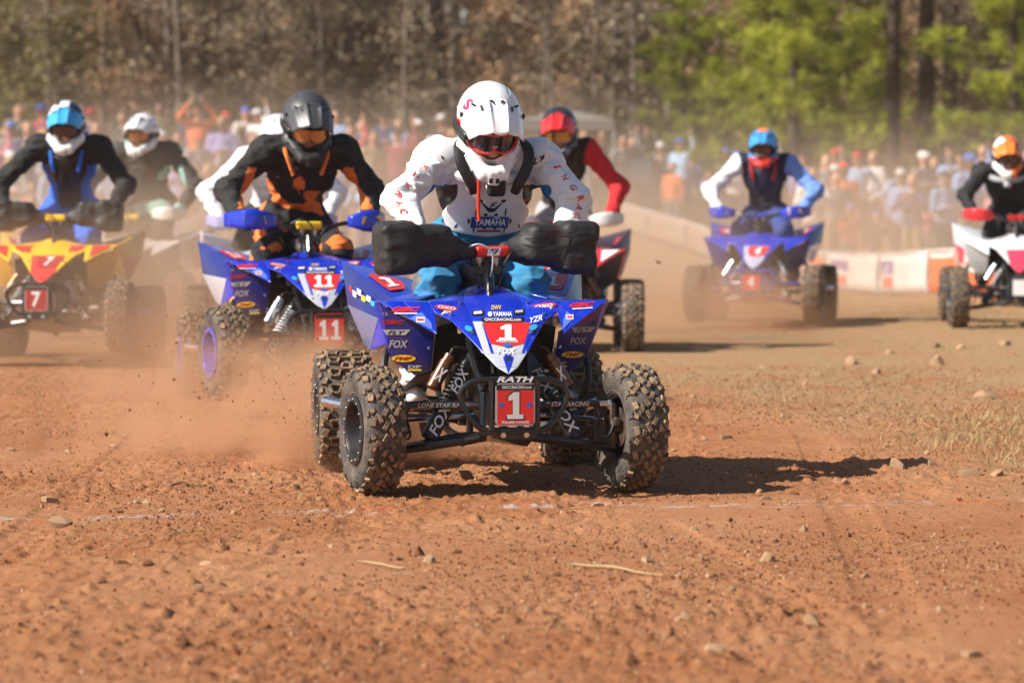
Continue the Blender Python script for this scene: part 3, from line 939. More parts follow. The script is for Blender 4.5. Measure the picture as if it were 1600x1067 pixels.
def make_quad(name, sch, number, decals=2, mitts=False, steer=0.0, plate_lines=True, hero=False):
    """a racing quad with its front axle over the origin, driving towards -y"""
    q = empty(name)
    B, B2, FR, ARM = sch['body'], sch['flash'], sch['frame'], sch['arm']
    dark = sch.get('flare', B)
    # wheels
    for s in (-1, 1):
        make_wheel(q, True, s, .512 * s, 0, .252, steer, sch, 0.3 + s)
    for s in (-1, 1):
        make_wheel(q, False, s, .495 * s, 1.27, .249, 0, sch, 1.1 + s)
    # hood with the two arms of the nose
    mb = MB()
    panel(mb, [TIP, N1, mir(N1)], 1, (0, -1, .5))
    panel(mb, [N1, N2, mir(N2), mir(N1)], 1, (0, -1, .5))
    panel(mb, [N2, N3, mir(N3), mir(N2)], 1, (0, -1, .5))
    panel(mb, [N3, N4, mir(N4), mir(N3)], 0, (0, -1, .5))
    panel(mb, [N4, mir(N4), (-.10, .36, .775), (.10, .36, .775)], 0, (0, 0, 1))
    for s in (1, -1):
        f = (lambda p: p) if s > 0 else mir
        panel(mb, [f(p) for p in (N4, AT, A1, N3)], 0, (.3 * s, -1, 1))
        panel(mb, [f(p) for p in (N3, A1, A2)], 0, (.3 * s, -1, 1))
        panel(mb, [f(p) for p in (N3, A2, A3, N2)], 0, (.3 * s, -1, 1))
        panel(mb, [f(p) for p in (N2, A3, A4)], 0, (.3 * s, -1, 1))
        panel(mb, [f(p) for p in (AT, N4, (.10, .36, .775), (.25, .36, .74))], 0, (0, 0, 1))
    hood = mb.build('hood', [B, B2], q, solid=.006, bevel=.010)
    for s in (-1, 1):
        for bp_ in ((.185, .128, .694), (.135, .22, .738), (.118, .02, .628)):
            mb = MB(); mb.lathe([(.0001, .004), (.006, .0035), (.0075, -.004)], 10, 0, 'Z'); mb.build('bolt', ALU, hood, loc=(bp_[0] * s, bp_[1], bp_[2]), rot=(R(38), 0, 0))
    # front fenders
    ff = {}
    for s in (1, -1):
        f = (lambda p: p) if s > 0 else mir
        mb = MB()
        panel(mb, [f(p) for p in (AT, WM, WL)], 0, (0, -1, 1))
        panel(mb, [f(p) for p in (WM, WT, WL)], 0, (0, -1, 1))
        panel(mb, [f(p) for p in (AT, WL, A1)], 0, (0, -1, 1))
        panel(mb, [f(p) for p in (F1, F5, F4, F3, F2)], 1, (0, -1, 0))
        panel(mb, [f(p) for p in (WT, (.475, .27, .735), F2, F1)], 0, (s, 0, 0))
        panel(mb, [f(p) for p in (AT, (.25, .36, .74), RF, (.40, .45, .735), (.47, .30, .742), WT, WM)], 0, (0, 0, 1))
        ff[s] = mb.build('front_fender', [B, dark], q, solid=.005, bevel=.008)
        mb = MB(); mb.lathe([(.0001, -.005), (.007, -.004), (.009, .003)], 10, 0, 'Y'); mb.build('bolt', ALU, ff[s], loc=(.262 * s, .205, .56))
        mb = MB()
        mb.plate([f(p) for p in ((.24, .16, .64), (.15, .22, .66), (.13, .26, .50), (.24, .30, .46))], .006)
        mb.plate([f(p) for p in ((.24, .30, .46), (.30, .33, .44), (.33, .62, .36), (.22, .62, .36))], .006)
        mb.build('inner_guard', BLACK, q, smooth=False)
    # rear fenders
    rf = {}
    for s in (1, -1):
        f = (lambda p: p) if s > 0 else mir
        mb = MB()
        panel(mb, [f(p) for p in (RT, RI, (.24, .80, .765), RM)], 0, (0, 0, 1))
        panel(mb, [f(p) for p in (RM, (.24, .80, .765), (.20, .50, .76), RF)], 0, (0, 0, 1))
        panel(mb, [f(p) for p in (RT, RM, RG, RE)], 2, (s, -.4, .3))
        panel(mb, [f(p) for p in (RM, RF, (.40, .45, .735), RG)], 0, (s, -.4, .3))
        panel(mb, [f(p) for p in (RE, RG, RB2, RB)], 1, (s, -.4, 0))
        panel(mb, [f(p) for p in (RG, (.40, .45, .735), (.40, .50, .56), RB2)], 0, (s, -.4, 0))
        rf[s] = mb.build('rear_fender', [B, sch.get('side', B2), dark], q, solid=.006, bevel=.003)
    # seat, tank, tail
    me = solid_mesh('seat', [(('c', (0, .66, .80), (0, 1.10, .83), .075, .10), 0, .05), (('c', (0, .55, .81), (0, .70, .80), .055, .075), 0, .05), (('b', (0, .95, .78), (.11, .28, .05), None, .03), 0, .05)], [sch['seat']], .02, .05)
    link('seat', me, q)
    me = solid_mesh('fuel_tank', [(('e', (0, .46, .735), (.105, .16, .070)), 0, .03), (('e', (.08, .42, .69), (.06, .14, .085)), 0, .04), (('e', (-.08, .42, .69), (.06, .14, .085)), 0, .04)], [B], .016, .04)
    tank = link('fuel_tank', me, q)
    mb = MB(); mb.lathe([(.0001, .03), (.028, .03), (.032, 0)], 14, 0, 'Z', (0, .46, .80)); mb.build('filler_cap', BLACK, tank)
    mb = MB(); mb.box((0, 1.22, .78), (.22, .18, .05), 0, (.15, 0, 0)); mb.build('tail_piece', B, q, bevel=.012)
    # frame, engine, radiator
    mb = MB()
    for s in (-1, 1):
        mb.tube([(.10 * s, -.14, .24), (.11 * s, .2, .20), (.12 * s, .75, .20), (.11 * s, 1.05, .32)], .016, 8, smooth=4)
        mb.tube([(.09 * s, -.10, .40), (.11 * s, .12, .56), (.09 * s, .32, .68), (.09 * s, .75, .66), (.10 * s, 1.2, .72)], .016, 8, smooth=4)
        mb.tube([(.10 * s, -.14, .24), (.09 * s, -.10, .40)], .014, 8)
        mb.tube([(.10 * s, .20, .20), (.11 * s, .12, .56)], .014, 8)
        mb.tube([(.11 * s, 1.05, .32), (.10 * s, 1.15, .72)], .014, 8)
        mb.tube([(.12 * s, .75, .20), (.09 * s, .75, .66)], .014, 8)
    mb.tube([(-.12, .12, .54), (.12, .12, .54)], .016, 8)
    mb.tube([(-.10, -.12, .25), (.10, -.12, .25)], .014, 8)
    mb.tube([(-.12, .20, .21), (.12, .20, .21)], .014, 8)
    mb.build('frame', FR, q)
    mb = MB()
    mb.box((0, .62, .36), (.22, .34, .26)); mb.box((0, .52, .54), (.15, .18, .18), 0, (-.25, 0, 0)); mb.lathe([(.0001, .15), (.09, .15), (.10, .11), (.10, -.12), (.0001, -.13)], 18, 0, 'X', (0, .70, .34))
    for k in range(5): mb.box((0, .50, .47 + .03 * k), (.19, .20, .008), 0, (-.25, 0, 0))
    mb.build('engine', DARKALU, q, bevel=.012)
    mb = MB(); mb.box((0, .26, .50), (.28, .035, .22), 0, (-.2, 0, 0))
    for k in range(9): mb.box((0, .238 - .003 * k, .41 + .022 * k), (.26, .006, .004), 0)
    mb.build('radiator', BLACK, q, smooth=False)
    mb = MB(); mb.plate([(-.11, -.17, .24), (.11, -.17, .24), (.13, .2, .165), (.12, .8, .165), (-.12, .8, .165), (-.13, .2, .165)], .006); mb.build('skid_plate', ALU if not hero else BLACKMET, q, smooth=False)
    mb = MB(); mb.tube([(.12, .55, .52), (.20, .50, .46), (.21, .75, .44), (.19, 1.0, .60), (.17, 1.12, .66)], .022, 10, smooth=4); mb.tube([(.17, 1.0, .62), (.17, 1.42, .70)], [.05, .055], 12); mb.build('exhaust', ALU, q)
    # rear axle and swingarm
    mb = MB(); mb.tube([(-.43, 1.27, .249), (.43, 1.27, .249)], .021, 12)
    for s in (-1, 1): mb.tube([(.36 * s, 1.27, .249), (.43 * s, 1.27, .249)], .042, 14)
    mb.build('rear_axle', CHROME, q)
    mb = MB()
    for s in (-1, 1): mb.tube([(.08 * s, .80, .30), (.07 * s, 1.24, .25)], .028, 8)
    mb.lathe([(.055, -.08), (.055, .08)], 16, 0, 'X', (0, 1.27, .249), caps=True); mb.build('swingarm', ALU, q)
    mb = MB(); mb.lathe([(.0001, -.006), (.11, -.006), (.11, .006), (.0001, .006)], 28, 0, 'X', (-.15, 1.27, .249)); mb.build('sprocket', DARKALU, q)
    mb = MB(); mb.tube([(-.12, 1.18, .74), (-.11, 1.42, .72), (.11, 1.42, .72), (.12, 1.18, .74)], .013, 8, smooth=4); mb.build('grab_bar', FR, q)
    # nerf bars with heel guards and foot pegs
    for s in (-1, 1):
        mb = MB()
        mb.tube([(.12 * s, .42, .26), (.34 * s, .40, .27), (.41 * s, .45, .30), (.42 * s, .82, .33), (.36 * s, .92, .33), (.12 * s, .92, .30)], .017, 8, smooth=5)
        for k in range(6):
            mb.tube([(.16 * s, .46 + .085 * k, .275), (.41 * s, .47 + .075 * k, .305)], .004, 5)
        mb.build('nerf_bar', FR, q)
        mb = MB(); mb.tube([(.40 * s, .66, .275), (.50 * s, .82, .285), (.60 * s, .965, .300)], .024, 10, smooth=3); mb.build('nerf_bar_end', CHROME, q)
        mb = MB(); mb.box((.27 * s, .66, .315), (.13, .06, .02)); mb.build('foot_peg', ALU, q, bevel=.004)
        mb = MB(); mb.tube([(.37 * s, .42, .30), (.415 * s, .40, .42), (.40 * s, .46, .53), (.34 * s, .52, .55)], .015, 8, smooth=5); mb.build('heel_guard', BLACK, q)
    # suspension
    up = {}
    for s in (-1, 1):
        st = steer
        mb = MB()
        mb.tube([(.10 * s, -.07, .345), (.26 * s, -.012, .346), (.385 * s, .0, .346)], [.015, .017, .014], 8, smooth=4)
        mb.tube([(.10 * s, .17, .350), (.26 * s, .06, .346), (.385 * s, .0, .346)], [.015, .015, .014], 8, smooth=4)
        up[s] = mb.build('upper_arm', ARM, q)
        mb2 = MB(); mb2.tube([(.385 * s, 0, .346), (.435 * s, .004, .340)], [.010, .013], 10); mb2.lathe([(.0001, -.018), (.013, -.018), (.017, 0), (.013, .018), (.0001, .018)], 10, 0, 'Z', (.43 * s, .004, .340)); mb2.build('ball_joint', CHROME, q)
        mb = MB()
        mb.tube([(.08 * s, -.10, .225), (.30 * s, -.035, .190), (.43 * s, .0, .168)], [.015, .020, .016], 8, smooth=4)
        mb.tube([(.10 * s, .17, .215), (.30 * s, .06, .190), (.43 * s, .0, .168)], [.015, .018, .016], 8, smooth=4)
        mb.box((.305 * s, 0, .197), (.07, .06, .026), 0, (0, .16 * s, 0))
        mb.build('lower_arm', ARM, q)
        mb = MB(); mb.box((.440 * s, .005, .255), (.025, .040, .18)); mb.box((.445 * s, -.045, .275), (.025, .04, .035)); mb.lathe([(.0001, -.03), (.028, -.03), (.028, .03), (.0001, .03)], 14, 0, 'X', (.46 * s, 0, .257)); mb.build('upright', DARKALU, q, bevel=.006)
        mb = MB(); mb.tube([(.10 * s, .10, .30), (.28 * s, .09, .285), (.43 * s, .085, .275)], .009, 8); mb.lathe([(.0001, -.016), (.014, -.016), (.014, .016), (.0001, .016)], 10, 0, 'Z', (.43 * s, .085, .275)); mb.build('tie_rod', CHROME, q)
        mb = MB(); mb.tube([(.44 * s, -.03, .27), (.41 * s, -.06, .22), (.37 * s, -.05, .23), (.37 * s, 0, .33), (.20 * s, .05, .37)], .005, 6, smooth=6); mb.build('brake_hose', BLACK, q)
        # shock absorber
        b0 = Vector((.300 * s, -.015, .205)); t0 = Vector((.110 * s, .105, .530))
        ax = (t0 - b0)
        mb = MB(); mb.tube([b0 + ax * .0, b0 + ax * .95], .013, 10); mb.tube([b0 + ax * .60, b0 + ax], [.026, .028], 12); mb.lathe([(.0001, -.02), (.016, -.02), (.016, .02), (.0001, .02)], 10, 0, 'Y', t0)
        sh = mb.build('shock_absorber', BLACKMET, q)
        mb = MB(); u = ax.normalized(); a = u.cross(Vector((0, 0, 1))).normalized(); b = u.cross(a)
        mb.tube([b0 + ax * (.42 + .42 * i / 90) + .033 * (math.cos(i * .62) * a + math.sin(i * .62) * b) for i in range(91)], .0048, 5)
        mb.build('spring', sch.get('spring', BLACK), sh)
        mb = MB(); u2 = a if a.y < 0 else -a
        side = u.cross(Vector((0, -1, 0))).normalized(); fr_n = side.cross(u).normalized()
        if fr_n.y > 0: fr_n = -fr_n
        c0, c1 = b0 + ax * .02 + fr_n * .026, b0 + ax * .44 + fr_n * .030
        wv = side * .034
        rings = []
        for t in (0, .06, .94, 1):
            c = c0 + (c1 - c0) * t; w = wv * (0.75 if t in (0, 1) else 1)
            rings.append([c - w - fr_n * .03, c - w * .9, c - w * .4 + fr_n * .010, c + w * .4 + fr_n * .010, c + w * .9, c + w - fr_n * .03])
        mb.loft(rings); slv = mb.build('shock_sleeve', BLACK, sh)
        # FOX print runs up the sleeve and the upper body
        if decals:
            wv2 = wv if (wv.x > 0) else -wv
            for (ta, tb, off, wid, txt, mm) in ((.10, .92, .011, .62, 'FOX', GREYT),):
                ca, cb = c0 + (c1 - c0) * ta + fr_n * off, c0 + (c1 - c0) * tb + fr_n * off
                w = wv2 * wid
                if s < 0: c4 = [ca + w, cb + w, cb - w, ca - w]
                else: c4 = [cb - w, ca - w, ca + w, cb + w]
                decal(sh, c4, WHITE, txt, bold=.02, shear=.2, off=.001)
            ca, cb = b0 + ax * .55 + fr_n * .036, b0 + ax * .82 + fr_n * .036
            w = wv2 * .55
            c4 = [ca + w, cb + w, cb - w, ca - w] if s < 0 else [cb - w, ca - w, ca + w, cb + w]
            decal(sh, c4, GREYT, 'FOX', bold=.02, shear=.2, off=.001)
        mb = MB(); r0, r1 = Vector((.272 * s, .055, .405)), Vector((.196 * s, .075, .535))
        mb.tube([r0, r0 + (r1 - r0) * .04, r0 + (r1 - r0) * .8, r0 + (r1 - r0) * .82, r1], [.022, .027, .027, .023, .022], 14)
        rs = mb.build('reservoir', sch.get('reservoir', BRONZE), q)
        mb = MB(); mb.tube([r1, r1 + Vector((-.02 * s, .0, .03)), t0 + Vector((0, 0, .02))], .007, 6, smooth=4); mb.build('hose', BLACK, rs)
        if decals:
            dv = (r1 - r0); mid = r0 + dv * .5; ww = Vector((.016, 0, .008 * s)); off = Vector((0, -.0285, 0))
            c4 = [r0 + dv * .25 - ww + off, r0 + dv * .25 + ww + off, r0 + dv * .62 + ww + off, r0 + dv * .62 - ww + off]
            decal(rs, c4, WHITE, 'X', bold=.03, shear=.3, off=.001)
    # front bumper loop
    BY = -.30
    mb = MB()
    loop = [(-.085, .460), (-.150, .455), (-.196, .425), (-.205, .385), (-.170, .315), (-.120, .270), (-.05, .262), (.05, .262), (.120, .270), (.170, .315), (.205, .385), (.196, .425), (.150, .455), (.085, .460), (-.085, .460)]
    mb.tube([(x, BY + .02 * abs(x) / .2, z) for x, z in loop], .0125, 10, smooth=4)
    for s in (-1, 1):
        mb.tube([(.088 * s, BY, .458), (.088 * s, BY, .265)], .012, 8)
        mb.tube([(.09 * s, BY, .46), (.10 * s, -.15, .44), (.09 * s, -.02, .46)], .012, 8)
        mb.tube([(.09 * s, BY, .265), (.10 * s, -.12, .245)], .012, 8)
    mb.box((0, BY + .01, .250), (.17, .02, .03)); mb.box((0, -.22, .235), (.10, .12, .014))
    bump = mb.build('front_bumper', FR, q)
    for s in (-1, 1):
        mb = MB(); mb.lathe([(.0001, -.01), (.011, -.01), (.012, 0), (.0001, 0)], 8, 0, 'Y', (.045 * s, BY - .004, .248)); mb.build('bolt', CHROME, bump)
    pw, z0, z1 = .076, .285, .447
    mb = MB(); py_ = BY - .020
    mb.plate([(-pw + .01, py_, z0), (pw - .01, py_, z0), (pw, py_, z0 + .012), (pw, py_, z1 - .012), (pw - .01, py_, z1), (-pw + .01, py_, z1), (-pw, py_, z1 - .012), (-pw, py_, z0 + .012)], .005)
    pl = mb.build('number_plate', sch.get('plate_edge', GREYT), q, smooth=False)
    fy = py_ - .0027
    def pl4(x0, x1, za, zb): return [(x0, fy, za), (x1, fy, za), (x1, fy, zb), (x0, fy, zb)]
    decal(pl, pl4(-.070, .070, .291, .420), sch.get('plate', RED), off=.0006, name='plate_field')
    decal(pl, pl4(-.073, .073, .421, .443), KPRINT, off=.0006, name='plate_header')
    if number == '1':
        decal(pl, pl4(-.039, .037, .306, .419), KPRINT, poly=ONE, off=.0012, name='number_outline')
        decal(pl, pl4(-.034, .032, .311, .414), pbr('white_number', (.62, .60, .60), .45), poly=ONE, off=.0018, name='number')
    elif number == '11':
        for dx in (-.032, .032): decal(pl, pl4(dx - .026, dx + .026, .311, .412), WHITE, poly=ONE, off=.0018, name='number')
    else:
        w = .03 if len(number) == 1 else .05
        decal(pl, pl4(-w, w, .31, .412), WHITE, number, off=.0016, bold=.03, name='number')
    if hero:
        decal(pl, pl4(-.052, .062, .4265, .4385), WHITE, 'GNCCRACING.com', off=.0012, bold=.01)
        decal(pl, pl4(-.054, .054, .2935, .3035), WHITE, 'WALKER FOWLER', off=.0014, bold=.01)
        for s in (-1, 1): decal(pl, pl4(.054 * s - .010, .054 * s + .010, .355, .375), OVALB, poly=ellipse_poly(), off=.0012, name='badge')
        mb = MB(); c4 = [(-.072, BY - .0165, .451), (.068, BY - .0165, .451), (.072, BY - .0165, .472), (-.066, BY - .0165, .472)]
        decal(bump, c4, WHITE, 'RATH', bold=.035, shear=.15, off=.001)
    # steering
    mb = MB(); mb.tube([(0, .20, .45), (0, .36, .83), (0, .40, .925)], [.019, .019, .017], 10)
    mb.box((0, .385, .862), (.10, .05, .03)); mb.build('steering_stem', BLACKMET, q)
    bar = empty('handlebar_pivot'); bpy.data.objects.remove(bar)
    cs, sn = math.cos(steer * .8), math.sin(steer * .8)
    def hb(x, y, z): return (x * cs - y * sn, .40 + x * sn + y * cs, z)
    mb = MB(); mb.tube([hb(-.42, .06, .945), hb(-.24, .03, .952), hb(-.13, -.01, .93), hb(-.05, 0, .885), hb(.05, 0, .885), hb(.13, -.01, .93), hb(.24, .03, .952), hb(.42, .06, .945)], .0125, 10, smooth=4)
    mb.tube([hb(-.125, -.012, .932), hb(.125, -.012, .932)], .008, 8)
    hbar = mb.build('handlebar', sch.get('bar', BLACKMET), q)
    for s in (-1, 1):
        mb = MB(); mb.tube([hb(.035 * s, .0, .868), hb(.035 * s, -.005, .915)], .012, 8); mb.build('bar_clamp', ALU, hbar)
    for s in (-1, 1):
        mb = MB(); mb.tube([hb(.29 * s, .038, .951), hb(.42 * s, .06, .945)], .017, 10); mb.build('grip', BLACK, hbar)
        mb = MB(); mb.tube([hb(.26 * s, .0, .955), hb(.30 * s, -.05, .955), hb(.41 * s, -.035, .945)], .007, 6, smooth=4); mb.build('lever', ALU, hbar)
    ax_ = .072
    me = solid_mesh('bar_pad', [(('b', (0, 0, 0), (ax_, .020, .0225), None, .012), 0, 0)], [sch.get('pad', RED)], .006, .0)
    pad = link('bar_pad', me, q, hb(.018 if hero else 0, -.018, .935), (0, 0, steer * .8))
    if hero:
        fy2 = -.0205
        decal(pad, [(-.030, fy2, -.016), (.022, fy2, -.016), (.030, fy2, .016), (-.022, fy2, .016)], WHITE, off=.0008, name='pad_panel')
        decal(pad, [(-.024, fy2, -.012), (.020, fy2, -.012), (.022, fy2, .012), (-.020, fy2, .012)], KPRINT, 'FJ', off=.0015, bold=.03, shear=.3)
    mb = MB(); mb.tube([hb(-.10, -.02, .945), hb(-.05, -.06, .965), hb(.0, -.07, .93), hb(.0, -.06, .85), hb(-.03, 0, .72)], .0042, 6, smooth=6); mb.build('clutch_cable', GREYT if hero else BLACK, q)
    mb = MB(); mb.tube([hb(.12, -.02, .945), hb(.08, -.05, .92), hb(.05, -.04, .85), hb(.04, 0, .70)], .005, 6, smooth=6); mb.tube([hb(-.07, -.02, .92), hb(-.05, -.03, .85), hb(-.03, 0, .70)], .005, 6, smooth=6); mb.build('brake_line', BLACK, q)
    if mitts:
        MT = sch.get('mitt', pbr('black_canvas', (.012, .012, .013), .62, dust=.10, wrinkle=.5))
        for s in (-1, 1):
            c = Vector(hb(.285 * s, .02, .955)); e = Vector(hb(.375 * s, .02, .95)); i_ = Vector(hb(.085 * s, .0, .935))
            rz = steer * .8
            me = solid_mesh('hand_mitt', [(('b', c, (.130, .095, .082), (0, .10 * s, rz), .040), 0, .035), (('b', e, (.072, .108, .104), (0, .06 * s, rz), .032), 0, .03), (('c', i_, Vector(hb(.17 * s, .005, .945)), .036, .068), 0, .03)], [MT], .008, .03, fold=.013, fscale=10, seed=3 + s)
            mt = link('hand_mitt', me, q)
            mb = MB()
            mb.tube([Vector(hb(.36 * s, -.06 + .16 * t, .955)) + Vector((.0, 0, .097 * math.sin(PI * t) - .01)) for t in [i / 8 for i in range(9)]], .0022, 5)
            mb.tube([Vector(hb((.13 + .27 * t) * s, -.083 - .012 * math.sin(t * 3), .985 + .01 * math.sin(3 * t))) for t in [i / 8 for i in range(9)]], .0018, 5)
            mb.build('seam', BLACK, mt)
    else:
        for s in (-1, 1):
            def gd(u, v, s=s):
                x = .20 + .25 * u
                arch = math.sin(PI * min(1, .12 + .9 * u))
                hgt = .016 + .038 * math.sin(PI * (.10 + .75 * u))
                y = -.055 - .06 * arch + .10 * max(0, u - .72) / .28
                return Vector(hb(x * s, y + .02 * (v - .5) ** 2, .955 + (v - .5) * 2 * hgt + .012 * u))
            mb = MB(); mb.grid(gd, 10, 5); g_ = mb.build('hand_guard', sch.get('guard', B), q, solid=.005)
            if decals:
                decal(g_, [gd(.25, .3), gd(.75, .3), gd(.72, .72), gd(.28, .72)] if s > 0 else [gd(.75, .3), gd(.25, .3), gd(.28, .72), gd(.72, .72)], sch.get('guard_print', YEL), off=.008, name='guard_print')
    # broad colour stripes on the arms of the nose
    if 'stripe' in sch:
        for s in (-1, 1):
            f = (lambda p: Vector(p)) if s > 0 else (lambda p: Vector(mir(p)))
            for quad4, o_ in (((N3, A1, AT, N4), hood), ((WL, WT, WM, AT), ff[s])):
                c4 = [f(p) for p in quad4]; m_ = sum(c4, Vector()) / 4
                c4 = [m_ + (p - m_) * .66 for p in c4]
                nn = (c4[1] - c4[0]).cross(c4[3] - c4[0])
                if nn.z < 0: c4 = [c4[1], c4[0], c4[3], c4[2]]
                decal(o_, c4, sch['stripe'], off=.009, name='stripe')
    # prints on the panels
    if decals:
        up_plane = (N3, N4, mir(N4)); lo_plane = (N2, N3, mir(N3)); tip_plane = (N1, N2, mir(N2))
        arm_r = (N4, AT, A1); arm_l = tuple(mir(p) for p in arm_r); arm2_r = (N3, A2, A3); arm2_l = tuple(mir(p) for p in arm2_r)
        w_r = (WM, WT, WL); w_l = tuple(mir(p) for p in w_r); fl_r = (F1, F5, F3); fl_l = tuple(mir(p) for p in fl_r)
        P = px_patch
        decal(hood, P(lo_plane, [(756, 541), (829, 541), (829, 504), (756, 504)]), sch.get('plate', RED), poly=[(.14, .1), (.5, -.05), (.86, .1), (1.0, .95), (.9, 1.0), (.1, 1.0), (-.02, .95)], name='plate_field')
        if number == '1':
            decal(hood, P(lo_plane, rect4(777, 808, 507, 535)), KPRINT, poly=ONE, off=.0032, name='number_outline')
            decal(hood, P(lo_plane, rect4(779, 806, 508, 533)), WHITE, poly=ONE, off=.004, name='number')
        elif number == '11':
            for dx in (-11, 11): decal(hood, P(lo_plane, rect4(793 + dx - 10, 793 + dx + 10, 507, 534)), WHITE, poly=ONE, off=.004, name='number')
        else:
            w = 10 if len(number) == 1 else 17
            decal(hood, P(lo_plane, rect4(793 - w, 793 + w, 507, 534)), WHITE, number, off=.004, bold=.04, shear=.1, name='number')
        if decals > 1:
            decal(hood, P(up_plane, rect4(768, 783, 478, 485)), YEL, 'DWV', off=.0035, bold=.02)
            decal(hood, P(up_plane, rect4(762, 769, 488, 495.5)), WHITE, poly=ellipse_poly(), off=.0035, name='badge')
            decal(hood, P(up_plane, rect4(770, 800, 488, 495)), WHITE, 'YAMAHA', off=.0035, bold=.02)
            decal(hood, P(up_plane, rect4(752, 818, 497, 503.5)), KPRINT, off=.003, name='header_strip')
            decal(hood, P(up_plane, rect4(757, 814, 498, 502.8)), WHITE, 'GNCCRACING.com', off=.004, bold=.01)
            decal(hood, P(up_plane, rect4(737, 756, 486, 494, 1)), KPRINT, off=.003, name='sponsor_box')
            decal(hood, P(up_plane, rect4(740, 753, 488, 492, 1)), WHITE, off=.0038, name='sponsor_bar')
            decal(hood, P(up_plane, rect4(803, 819, 484, 493, 1)), KPRINT, off=.003, name='sponsor_box')
            decal(hood, P(up_plane, rect4(805, 817, 486, 490, 1)), GREYT, off=.0038, name='sponsor_bar')
            decal(hood, P(lo_plane, rect4(775, 809, 532, 536)), WHITE, 'WALKER FOWLER' if number == '1' else 'GNCC', off=.0045, bold=.01)
            decal(hood, P(lo_plane, rect4(786, 799, 537, 544)), OVALB, poly=ellipse_poly(), off=.0045, name='badge')
            decal(hood, P(lo_plane, rect4(777, 806, 545, 554)), WHITE, 'FOX', off=.0035, bold=.03, shear=.25)
            decal(hood, P(tip_plane, rect4(786, 802, 555, 572)), B, poly=[(.5, -.75), (.78, .1), (1, .75), (.8, 1), (.2, 1), (0, .75), (.22, .1)], off=.0025, name='teardrop')
            decal(hood, P(tip_plane, rect4(790, 798, 557.5, 565)), pbr('dark_badge', (.05, .05, .06), .3, metal=.5), poly=ellipse_poly(), off=.0035, name='badge')
            for s, pl_ in ((1, lo_plane), (-1, lo_plane)):
                c = 793
                decal(hood, P(pl_, [(c + 22 * s, 552), (c + 26 * s, 552), (c + 40 * s, 506), (c + 36 * s, 506)] if s > 0 else [(c - 26, 552), (c - 22, 552), (c - 36, 506), (c - 40, 506)]), B, off=.0018, name='stripe')
            decal(hood, P(arm_l, rect4(678, 716, 477, 486, -5)), RED, poly=ellipse_poly(), off=.009, name='oval_print')
            decal(hood, P(arm_l, rect4(683, 711, 479, 484, -4)), WHITE, 'OXO', off=.010, bold=.03, shear=.2)
            decal(hood, P(arm_l, rect4(688, 722, 487, 494, -5)), WHITE, 'FLY', off=.009, bold=.03, shear=.4)
            decal(hood, P(arm2_l, rect4(726, 738, 510, 519, -3)), TEAL, poly=ellipse_poly(), off=.009, name='swirl_print')
            decal(hood, P(arm_r, rect4(831, 869, 478, 487, 4)), RED, poly=ellipse_poly(), off=.009, name='oval_print')
            decal(hood, P(arm_r, rect4(836, 864, 480, 485, 3)), WHITE, 'OXO', off=.010, bold=.03, shear=.2)
            decal(hood, P(arm_r, rect4(830, 864, 488, 495, 5)), WHITE, 'FLY', off=.009, bold=.03, shear=.4)
            decal(hood, P(arm2_r, rect4(827, 847, 499, 508, 5)), WHITE, 'YZR', off=.009, bold=.02, shear=.2)
            decal(hood, P(arm2_r, rect4(826, 839, 511, 520, 3)), TEAL, poly=ellipse_poly(), off=.009, name='swirl_print')
            for s, wp, fp in ((-1, w_l, fl_l), (1, w_r, fl_r)):
                o = ff[s]
                def D(plane, r4, m_, t=None, **k): return decal(o, P(plane, r4), m_, t, **k)
                if s < 0:
                    D(wp, [(676, 516), (674, 505), (658, 488), (640, 498)], LTBLUE, off=.002, name='fade_panel')
                    D(wp, rect4(612, 657, 480, 488), RED, 'GBC', bold=.05, shear=.45)
                    D(wp, rect4(616, 652, 489.5, 491), WHITE, name='print_rule')
                    D(wp, rect4(650, 664, 496, 505), SILVER, name='sponsor_box', off=.003); D(wp, rect4(652, 662, 499, 502), RED, off=.0038, name='sponsor_bar')
                    D(fp, rect4(597, 607, 487, 493), GREYT, 'YA')
                    D(fp, rect4(597, 634, 499, 506), DRED, 'GBC', bold=.04, shear=.4)
                    D(fp, [(605, 523), (634, 523), (642, 514.5), (598, 514.5)], GREYT, poly=[(0, 0), (1, 0), (1, 1), (.0, 1)], name='wing_emblem')
                    D(fp, rect4(606, 634, 516, 522), KPRINT, 'FLY', off=.0032, bold=.02, shear=.4)
                    D(fp, rect4(608, 638, 531, 543), GREYT, 'FOX', bold=.02, shear=.25)
                    D(fp, rect4(612, 650, 554, 565), YEL, poly=ellipse_poly(), name='oval_print'); D(fp, rect4(616, 646, 556.5, 562.5), DRED, 'FMF', off=.0034, bold=.03, shear=.35)
                    D(fp, rect4(638, 659, 570, 575), GREYT, 'DP', bold=.05); D(fp, rect4(638, 659, 576, 579), YEL, name='print_rule')
                else:
                    D(wp, [(879, 515), (897, 497), (885, 486), (880, 500)], LTBLUE, off=.002, name='fade_panel')
                    D(wp, rect4(890, 930, 474, 481, 2), RED, 'GBC', bold=.05, shear=.45)
                    D(wp, rect4(894, 926, 482.5, 484, 2), WHITE, name='print_rule')
                    D(wp, rect4(884, 896, 492, 500), SILVER, name='sponsor_box', off=.003); D(wp, rect4(886, 894, 495, 497.5), RED, off=.0038, name='sponsor_bar')
                    D(fp, rect4(901, 930, 494, 501, 2), DRED, 'GBC', bold=.04, shear=.4)
                    D(fp, [(897, 519), (923, 518), (930, 510), (892, 511)], GREYT, name='wing_emblem')
                    D(fp, rect4(899, 922, 512, 517.5), KPRINT, 'FLY', off=.0032, bold=.02, shear=.4)
                    D(fp, rect4(890, 916, 527, 538, 1), GREYT, 'FOX', bold=.02, shear=.25)
